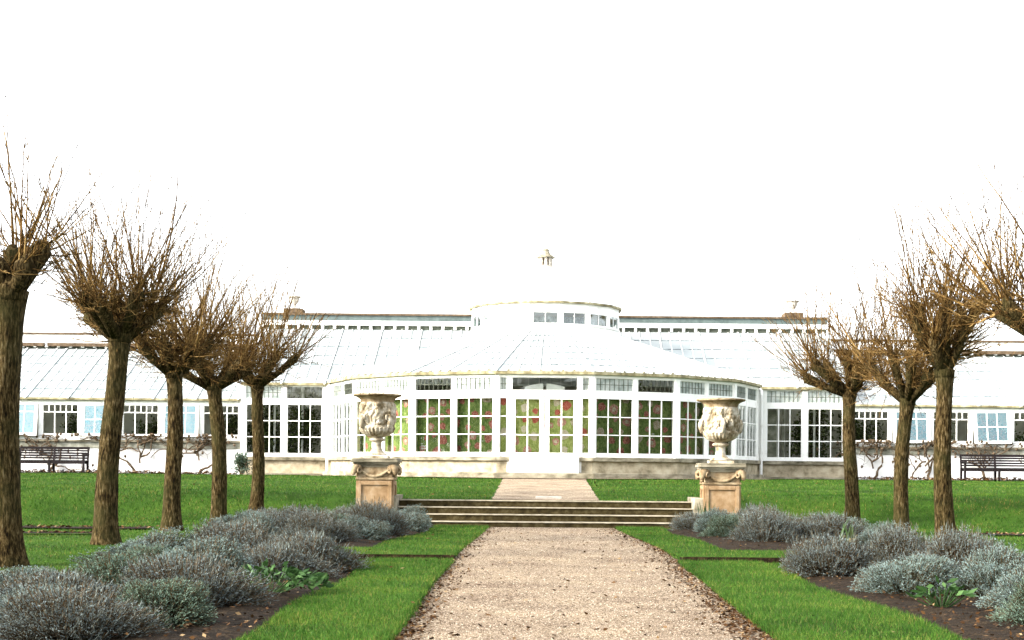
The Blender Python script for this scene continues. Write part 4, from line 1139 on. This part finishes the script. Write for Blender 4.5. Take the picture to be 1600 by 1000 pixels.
def shrub_mesh(seed, ns, spiky, fine):
    """unit mound: radius 1, height 1"""
    rg = np.random.default_rng(seed)
    th = rg.uniform(0,2*np.pi,ns); el = np.arcsin(rg.random(ns)**0.75*0.99)
    nd = unit(rg.normal(size=(22,3))); nd[:,2] = np.abs(nd[:,2]); ampl = rg.uniform(-0.34,0.30,22)
    D = np.stack([np.cos(th)*np.cos(el), np.sin(th)*np.cos(el), np.sin(el)],1)
    lump = 1 + (np.exp(-(1-(D@nd.T))*14)*ampl[None,:]).sum(1)
    tip = D*lump[:,None]*(0.74 + 0.26*rg.random(ns))[:,None]
    base = np.stack([tip[:,0]*0.30, tip[:,1]*0.30, np.zeros(ns)],1) + rg.normal(size=(ns,3))*0.05
    s_ = np.linspace(0.15,1,4)
    mid = tip*0.55 + np.stack([tip[:,0]*0.12, tip[:,1]*0.12, -0.05*np.ones(ns)],1)
    P = (1-s_)[None,:,None]**2*base[:,None,:] + 2*((1-s_)*s_)[None,:,None]*mid[:,None,:] + (s_**2)[None,:,None]*tip[:,None,:]
    Vs, Fs = tubes(P, np.full((ns,1),0.0065)*(1-0.5*s_)[None,:], 3)
    stems = np_mesh("stems", Vs, Fs, rnd=rg.random(len(Fs)))
    # leafy sprigs near the tips
    q = fine
    idx = np.repeat(np.arange(ns), q); u = rg.random(len(idx))
    T = unit(P[:,3]-P[:,2])
    off = 0.30 if not spiky else 0.40
    B = tip[idx] - T[idx]*(off*u)[:,None] + rg.normal(size=(len(idx),3))*0.014
    dd = unit(T[idx]*0.9 + rg.normal(size=(len(idx),3))*0.62 + np.array([0,0,0.25]))
    V, F = leaves(B, dd, rg.uniform(0.030,0.062,len(idx)), rg.uniform(0.008,0.016,len(idx)), rg)
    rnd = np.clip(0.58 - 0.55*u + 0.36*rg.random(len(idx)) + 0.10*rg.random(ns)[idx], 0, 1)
    parts = [(V,F)]
    if spiky:
        k = int(ns*0.55); j = rg.choice(ns, k, replace=False)
        dirs = unit(T[j]*0.7 + np.array([0,0,0.75]) + rg.normal(size=(k,3))*0.16)
        V2,F2 = leaves(tip[j], dirs, rg.uniform(0.08,0.20,k), rg.uniform(0.009,0.015,k), rg)
        parts.append((V2,F2)); rnd = np.concatenate([rnd, 0.15+0.6*rg.random(k)])
    V,F = merge(parts)
    return stems, np_mesh("foliage", V, F, rnd=rnd)
kinds = {}
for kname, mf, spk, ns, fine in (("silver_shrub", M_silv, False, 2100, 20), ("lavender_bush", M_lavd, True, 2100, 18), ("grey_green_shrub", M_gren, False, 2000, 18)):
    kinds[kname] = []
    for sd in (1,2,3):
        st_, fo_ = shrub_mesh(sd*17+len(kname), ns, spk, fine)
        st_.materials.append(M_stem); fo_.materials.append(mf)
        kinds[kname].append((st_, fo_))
CATS = {"silver_shrub":"shrub","lavender_bush":"lavender","grey_green_shrub":"shrub"}
scount = [0]
def shrub(kname, x, y, r, h, label):
    if x < 0 and y < 17.5: h *= 0.84
    i = scount[0]; scount[0] += 1
    z = ground_z(x,y) + 0.03
    o = thing(kname, (x,y,z), label, CATS[kname], "low shrubs in the planting beds")
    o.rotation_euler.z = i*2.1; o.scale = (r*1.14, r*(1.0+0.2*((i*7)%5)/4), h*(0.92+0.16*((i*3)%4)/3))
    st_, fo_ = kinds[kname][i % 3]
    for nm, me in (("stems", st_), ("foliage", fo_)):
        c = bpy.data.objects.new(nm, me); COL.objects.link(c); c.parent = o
S_, L_, G_ = "silver_shrub", "lavender_bush", "grey_green_shrub"
for a in (
  # left upper bed, from the steps towards the camera
  (S_,-2.45,27.3,0.42,0.42,"silver shrub touching the left end of the steps"),
  (L_,-3.15,27.4,0.50,0.42,"lavender mound hiding the foot of the left pedestal"),
  (S_,-2.55,25.7,0.48,0.40,"pale silver shrub in front of the left end of the steps"),
  (L_,-3.45,26.0,0.55,0.42,"lavender mound just in front of the left pedestal"),
  (S_,-4.25,26.3,0.52,0.42,"silver shrub left of the left pedestal"),
  (L_,-2.72,24.1,0.52,0.44,"purplish lavender mound beside the upper left verge"),
  (G_,-3.6,24.2,0.60,0.46,"grey-green shrub in the middle of the upper left bed"),
  (L_,-4.5,24.4,0.55,0.46,"lavender mound on the tree side of the upper left bed"),
  (S_,-2.85,22.6,0.50,0.40,"rounded silver shrub low at the verge, front of the upper left bed"),
  (L_,-3.75,22.5,0.58,0.46,"lavender mound in the second row of the upper left bed"),
  (S_,-4.6,22.6,0.55,0.45,"silver shrub at the tree side of the upper left bed"),
  (L_,-3.2,21.2,0.50,0.40,"lavender mound at the near end of the upper left bed"),
  (S_,-4.2,21.2,0.50,0.42,"silver shrub at the near outer corner of the upper left bed"),
  # left lower bed
  (L_,-2.62,16.7,0.55,0.52,"large purple-brown lavender beside the small turf step on the left"),
  (L_,-3.45,16.9,0.60,0.52,"lavender mound at the far end of the lower left bed"),
  (S_,-4.3,16.6,0.55,0.50,"silver-topped shrub at the far outer corner of the lower left bed"),
  (L_,-2.80,15.5,0.55,0.50,"brownish lavender leaning over the bare soil on the left"),
  (G_,-3.95,15.4,0.50,0.44,"grey-green shrub in front of the second left trunk"),
  (S_,-3.3,14.3,0.58,0.50,"silver shrub behind the broad-leaved green plant"),
  (S_,-4.55,12.9,0.42,0.34,"silver shrub at the foot of the leftmost trunk"),
  (L_,-2.85,12.0,0.62,0.46,"broad brownish lavender in the left foreground nearest the verge"),
  (G_,-3.6,12.9,0.58,0.44,"grey-green shrub in the left foreground, second row"),
  (L_,-3.75,11.6,0.58,0.40,"dry brown lavender at the bottom left of the photo"),
  (S_,-4.35,12.4,0.52,0.36,"silver shrub near the left edge of the photo"),
  (S_,-3.55,10.2,0.50,0.36,"silver shrub in the bottom left corner of the photo"),
  (G_,-2.75,10.7,0.48,0.36,"grey-green shrub at the bottom of the photo, left of the near turf"),
  (L_,-3.05,9.7,0.50,0.34,"low lavender cut by the bottom edge of the photo on the left"),
  (L_,-4.75,11.3,0.50,0.36,"lavender mound cut by the left edge of the photo"),
  # right upper bed
  (L_,2.72,27.4,0.42,0.40,"small lavender touching the right end of the steps"),
  (S_,3.05,26.2,0.50,0.42,"silver shrub just in front of the right pedestal"),
  (L_,3.80,27.0,0.52,0.40,"lavender mound behind the iris leaves at the right pedestal"),
  (G_,2.95,24.5,0.48,0.38,"grey-green shrub beside the upper right verge"),
  (L_,3.70,24.9,0.58,0.48,"lavender mound in the middle of the upper right bed"),
  (L_,3.35,22.9,0.60,0.48,"large round lavender at the front of the upper right bed"),
  (L_,4.35,23.3,0.58,0.48,"rounded lavender at the near outer side of the upper right bed"),
  (S_,4.85,24.8,0.52,0.42,"silver shrub toward the right trees in the upper right bed"),
  (S_,4.95,21.9,0.45,0.36,"silver shrub with dead iris leaves at the near corner of the upper right bed"),
  # right lower bed
  (L_,3.15,16.5,0.50,0.46,"lavender mound at the far end of the lower right bed by the turf"),
  (L_,3.95,16.3,0.55,0.46,"lavender mound at the far end of the lower right bed, second from the verge"),
  (S_,4.75,16.4,0.52,0.42,"silver shrub at the far outer corner of the lower right bed"),
  (S_,3.40,14.0,0.52,0.44,"rounded silver shrub standing forward over the bare soil on the right"),
  (L_,4.20,14.8,0.55,0.46,"lavender mound in front of the middle right trunk"),
  (S_,4.15,13.7,0.50,0.42,"silver shrub in the second row of the lower right bed"),
  (L_,5.05,14.9,0.52,0.42,"thin lavender in front of the rightmost full trunk"),
  (S_,4.00,12.0,0.55,0.44,"broad silver shrub in the right foreground"),
  (L_,4.80,13.0,0.58,0.44,"lavender mound at the right edge, behind the broad silver shrub"),
  (G_,3.75,11.2,0.46,0.36,"dark grey-green shrub at the front of the right foreground"),
  (S_,4.55,11.3,0.52,0.42,"silver shrub at the right edge of the photo"),
  (S_,3.85,9.9,0.50,0.38,"silver shrub in the bottom right corner of the photo")):
    shrub(*a)

# broad-leaved plants and strap-leaved irises
M_broad = attr_mat("broad_green_leaves", [(0.0,(0.014,0.036,0.010)),(0.6,(0.038,0.085,0.024)),(1.0,(0.09,0.165,0.06))], rough=0.5, trans=0.15)
M_strap = attr_mat("strap_leaves", [(0.0,(0.022,0.045,0.016)),(0.6,(0.055,0.09,0.035)),(0.9,(0.13,0.13,0.05)),(1.0,(0.32,0.25,0.11))], rough=0.6, trans=0.15)
def broad_plant(x, y, r, n, label):
    rg = np.random.default_rng(int(x*x*100+y)); z = ground_z(x,y)+0.04
    a = rg.uniform(0,6.28,n); d = r*np.sqrt(rg.random(n))
    P = np.stack([x+d*np.cos(a)*1.2, y+d*np.sin(a), z+0.05+0.16*(1-d/r)+0.08*rg.random(n)],1)
    D = unit(np.stack([np.cos(a),np.sin(a),rg.uniform(-0.3,0.6,n)],1)+rg.normal(size=(n,3))*0.4)
    V,F = leaves(P, D, rg.uniform(0.07,0.13,n), rg.uniform(0.035,0.06,n), rg)
    t = thing("broad_leaf_plant", (x,y,z), label, "plant")
    link_obj("leaves", np_mesh("leaves", V, F, rnd=rg.random(n)), M_broad, t)
    P = np.stack([np.stack([np.full(30,x),np.full(30,y),np.full(30,z-0.03)],1), P[:30]-np.array([0,0,0.01])],1)
    V,F = tubes(P, np.full((len(P),2),0.005), 3); link_obj("stalks", np_mesh("stalks", V, F, rnd=rg.random(len(F))), M_broad, t)
broad_plant(-2.42,13.35,0.42,260,"bright green broad-leaved plant on the bare soil among the left lavender")
broad_plant(3.3,12.45,0.17,34,"small pale green broad-leaved plant on the bare soil of the lower right bed")
def iris(x, y, n, h, label, droop=0.2):
    rg = np.random.default_rng(int(abs(x)*77+y*13)); z = ground_z(x,y)+0.03
    a = rg.uniform(0,6.28,n); s_ = np.linspace(0,1,6); hh = h*rg.uniform(0.6,1.0,n); dr = rg.uniform(0.05,0.5,n)
    bx = x + rg.normal(size=n)*0.07; by = y + rg.normal(size=n)*0.07
    px = bx[:,None] + (np.cos(a)*dr*hh)[:,None]*s_[None,:]**2; py = by[:,None] + (np.sin(a)*dr*hh)[:,None]*s_[None,:]**2
    bend = (rg.random(n) < droop)
    pz = z + hh[:,None]*(s_[None,:] - np.where(bend,0.75,0.05)[:,None]*s_[None,:]**3)
    C = np.stack([px,py,pz],-1); wd = 0.018*(1-s_**2*0.95)
    sd = np.stack([-np.sin(a),np.cos(a),np.zeros(n)],1)
    V = np.stack([C-sd[:,None,:]*wd[None,:,None], C+sd[:,None,:]*wd[None,:,None]],2).reshape(-1,3)
    F = np.array([(i*12+j*2, i*12+j*2+1, i*12+j*2+3, i*12+j*2+2) for i in range(n) for j in range(5)])
    rn = np.repeat(np.where(bend,0.97,rg.random(n)*0.8),5)
    tag(link_obj("iris_plant", np_mesh("iris_plant", V, F, rnd=rn), M_strap), label, "plant", "strap-leaved irises in the beds")
iris(2.98,27.75,20,0.62,"green iris tuft between the right end of the steps and the right pedestal")
iris(3.55,27.3,14,0.62,"green iris tuft at the front foot of the right pedestal")
iris(4.15,20.7,16,0.55,"iris with pale bent dead leaves at the near end of the upper right bed",0.35)
iris(-3.9,18.0,8,0.36,"sparse dark iris leaves in the gap between the two left beds",0.1)
iris(4.55,17.4,7,0.36,"sparse iris leaves behind the lower right bed",0.1)
iris(-4.45,17.6,9,0.34,"thin iris tuft behind the silver-topped shrub on the left",0.2)

# dark green bush against the left wing
def wall_bush(x, y, r, h, label):
    rg = np.random.default_rng(9); n = 900; z = ground_z(x,y)
    c = unit(rg.normal(size=(14,3)))*rg.uniform(0.3,0.8,size=(14,1)); P = c[rg.integers(0,14,n)]+rg.normal(size=(n,3))*0.2
    P = P*np.array([r,r*0.6,h/2])+np.array([x,y,z+h*0.5]); P[:,2] = np.maximum(P[:,2], z+0.03)
    V,F = leaves(P, unit(rg.normal(size=(n,3))+np.array([0,-0.2,0.5])), rg.uniform(0.08,0.14,n), rg.uniform(0.03,0.05,n), rg)
    t = thing("evergreen_bush", (x,y,z), label, "bush")
    link_obj("foliage", np_mesh("foliage", V, F, rnd=rg.random(n)), M_gren, t)
    mb = MB(); [mb.tube([(x,y,z-0.05),(x+dx*0.5,y,z+h*0.4),(x+dx,y,z+h*0.8)],[0.03,0.02,0.008],5) for dx in (-0.25,0.0,0.22)]
    mb.build("stem", M_vine, t)
wall_bush(-10.55,52.5,0.45,0.85,"dark evergreen bush at the corner where the left wing meets the flank")

# ------------------------------------------------------------------ grass blades, pebbles, fallen leaves (uncountable)
def in_bed(x, y):
    if 6 < y < 17.5 and (-4.7 < x < bedL_low(y) or bedR_low(y) < x < 5.45): return True
    if 20.4 < y < 28.3 and (-4.95 < x < bedL_up(y) or bedR_up(y) < x < 5.15): return True
    return False
def grass_h(x, y):
    """turf surface height at x,y or None where there is no grass"""
    if y < 28.8 and path_l(y)+0.01 < x < path_r(y)-0.01: return None
    if in_bed(x, y): return None
    if y < 28.75:
        if y < 18.75:
            if bedL_low(y) <= x <= path_l(y) or path_r(y) <= x <= bedR_low(y): return vtop_low(y)
        elif y > 18.85:
            l = bedL_up(y) if y > 20.4 else -5.6; r = bedR_up(y) if y > 20.4 else 6.1
            if l <= x <= path_l(y) or path_r(y) <= x <= r: return vtop_up(y)
    if SX0-0.15 < x < SX1+0.15 and 28.7 < y < 30.2: return None
    if y > 30.1 and -1.1-0.012*(y-30)+0.02 < x < 1.12+0.01*(y-30): return None
    if y > 44 and math.hypot(x, y-Y0) < 8.39: return None
    if y > 51.0 and abs(x) > 7.5: return None
    if y > 52: return None
    if (abs(x+3.28) < 0.42 or abs(x-3.46) < 0.42) and abs(y-PY) < 0.42: return None
    for (a, b, y0, y1) in ((-11.5,-6.9,26.2,27.0), (-11.0,-7.0,24.0,24.5), (7.2,12.5,26.6,27.3)):
        if a < x < b and y0-0.05 < y < y1+0.05 and rng.random() < 0.85: return None
    return ground_z(x, y)
pts = []
def scatter(x0, x1, y0, y1, dens):
    n = int((x1-x0)*(y1-y0)*dens)
    X = rng.uniform(x0,x1,n); Yy = rng.uniform(y0,y1,n)
    for x, y in zip(X, Yy):
        # keep only what the photograph's frustum (and a margin) can see
        u = x/y
        if u < -0.42 or u > 0.38: continue
        z = grass_h(x, y)
        if z is not None: pts.append((x,y,z))
scatter(-2.3,-0.9,9.0,12.5,3400); scatter(1.4,3.1,9.0,12.5,3400)
scatter(-2.5,-0.9,12.5,19.0,2200); scatter(1.4,3.1,12.5,19.0,2200)
scatter(-6.0,-0.9,19.0,29.0,1000); scatter(1.2,6.3,19.0,29.0,1000)
scatter(-9.5,-4.6,11.0,20.0,900); scatter(5.0,9.0,13.5,20.0,900)
scatter(-12.0,-5.0,20.0,31.0,560); scatter(5.0,11.5,20.0,31.0,560)
scatter(-15.0,14.0,30.2,36.0,430)
scatter(-20.0,18.0,36.0,51.0,170)
for i in range(16000):   # tufts leaning over the cut edges of the verges
    y = 1/(1/9.0 + random.random()*(1/28.6-1/9.0)); v = vtop_low(y) if y < 18.76 else vtop_up(y)
    x = random.choice((path_l(y) + random.gauss(-0.005,0.02), path_r(y) + random.gauss(0.005,0.02)))
    pts.append((x, y, v - random.uniform(0.0,0.035)))
P = np.array(pts); n = len(P)
dist = P[:,1]
L = rng.uniform(0.022,0.042,n)*(1+np.clip((dist-20)/40,0,0.6)); W = np.maximum(0.0045, dist*0.00033)*rng.uniform(0.7,1.4,n)
bank = np.exp(-((dist-32.3)/1.7)**2)*(np.minimum(np.abs(P[:,0]-SX0), np.abs(P[:,0]-SX1)) > 0.5)*((P[:,0] < SX0)|(P[:,0] > SX1))
patch = np.array([mnoise.noise(Vector((p[0]*0.8, p[1]*0.8, 4.0))) for p in pts])
grnd = np.clip(rng.random(n) - 0.42*bank - 0.25*np.maximum(patch,0), 0, 0.96)
brown = rng.random(n) < 0.02 + 0.10*np.clip(patch*2.2-0.35,0,1) + 0.13*bank*(patch > -0.1)
grnd[brown] = rng.uniform(0.93,1.0,int(brown.sum())); L = L*(1+0.7*bank)
D = unit(rng.normal(size=(n,3))*np.array([0.55,0.55,0.15])+np.array([0,0,1.0]))
sd = unit(np.cross(D, rng.normal(size=(n,3))))
V = np.stack([P-sd*W[:,None]*0.5-np.array([0,0,0.004]), P+sd*W[:,None]*0.5-np.array([0,0,0.004]), P+D*L[:,None]+rng.normal(size=(n,3))*0.004],1).reshape(-1,3)
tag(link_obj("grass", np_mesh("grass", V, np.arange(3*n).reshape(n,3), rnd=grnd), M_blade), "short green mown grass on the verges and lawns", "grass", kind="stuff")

# loose pebbles on the path
def pebbles(N, yr, size):
    u = rng.random(N); y = 1/(1/yr[0] + u*(1/yr[1]-1/yr[0]))
    x = np.array([rng.uniform(path_l(a)+0.02, path_r(a)-0.02) for a in y])
    z = np.array([low_z(a) for a in y])+0.014
    s = size*rng.uniform(0.5,1.5,N)*(0.8+y/40)
    o = np.array([(1,0,0),(0,1,0),(-1,0,0),(0,-1,0),(0,0,0.75)],dtype=float)
    V = np.stack([x,y,z],1)[:,None,:] + o[None]*s[:,None,None]*rng.uniform(0.6,1.3,(N,5,1)); 
    f = np.array([(0,1,4),(1,2,4),(2,3,4),(3,0,4)])
    F = (np.arange(N)*5)[:,None,None]+f[None]
    return V.reshape(-1,3), F.reshape(-1,3), np.repeat(rng.random(N),4)
V,F,rn = pebbles(50000,(9.0,28.5),0.0046)
tag(link_obj("loose_gravel", np_mesh("loose_gravel", V, F, rnd=rn), M_pebble), "loose pinkish gravel stones on the main path", "gravel", kind="stuff")

# fallen leaves: along both path edges, sparse on lawn and beds, thick under the wings
lv = []
for i in range(7500):
    y = 1/(1/9.0 + random.random()*(1/28.5-1/9.0))
    if random.random() < 0.62: x = path_r(y) - abs(random.gauss(0,0.16)) + 0.02
    else: x = path_l(y) + abs(random.gauss(0,0.13)) - 0.02
    lv.append((x,y,low_z(y)+0.022, random.uniform(0.009,0.02)))
for i in range(500):
    y = random.uniform(9,28); x = random.uniform(path_l(y), path_r(y)); lv.append((x,y,low_z(y)+0.02,0.02))
for i in range(500):
    y = random.uniform(10,50); x = random.uniform(-0.36*y,0.33*y); z = grass_h(x,y)
    if z is not None: lv.append((x,y,z+0.03,0.012+0.0005*y))
for i in range(6000):
    y = 1/(1/9.5 + random.random()*(1/28-1/9.5)); x = random.choice((-1,1))*random.uniform(1.9,5.2)
    if in_bed(x,y): lv.append((x,y,low_z(y)+0.075+random.uniform(0,0.03),0.016))
for i in range(2600):
    x = random.choice((-1,1))*random.uniform(10.7,20); y = 51.0+2.3*random.random(); lv.append((x,y,ground_z(x,y)+0.07+0.08*random.random()**3,0.05))
for i in range(900):
    a,b,y0,y1 = random.choice(((-11.5,-6.9,26.2,27.0), (-11.0,-7.0,24.0,24.5), (7.2,12.5,26.6,27.3)))
    x = random.uniform(a,b); y = random.uniform(y0,y1); lv.append((x,y,ground_z(x,y)+0.05,0.035))
A = np.array(lv); n = len(A)
D = unit(rng.normal(size=(n,3))*np.array([1,1,0.25])); sd = unit(np.cross(D, np.array([0,0,1.0])+rng.normal(size=(n,3))*0.35))
Ls = A[:,3:4]*rng.uniform(0.7,1.6,(n,1)); Pc = A[:,:3]
V = np.stack([Pc-D*Ls, Pc+sd*Ls*0.55, Pc+D*Ls, Pc-sd*Ls*0.55],1).reshape(-1,3)
tag(link_obj("leaf_litter", np_mesh("leaf_litter", V, np.arange(4*n).reshape(n,4), rnd=rng.random(n)), M_leaf), "dry brown fallen leaves along the path edges and beds", "leaves", kind="stuff")
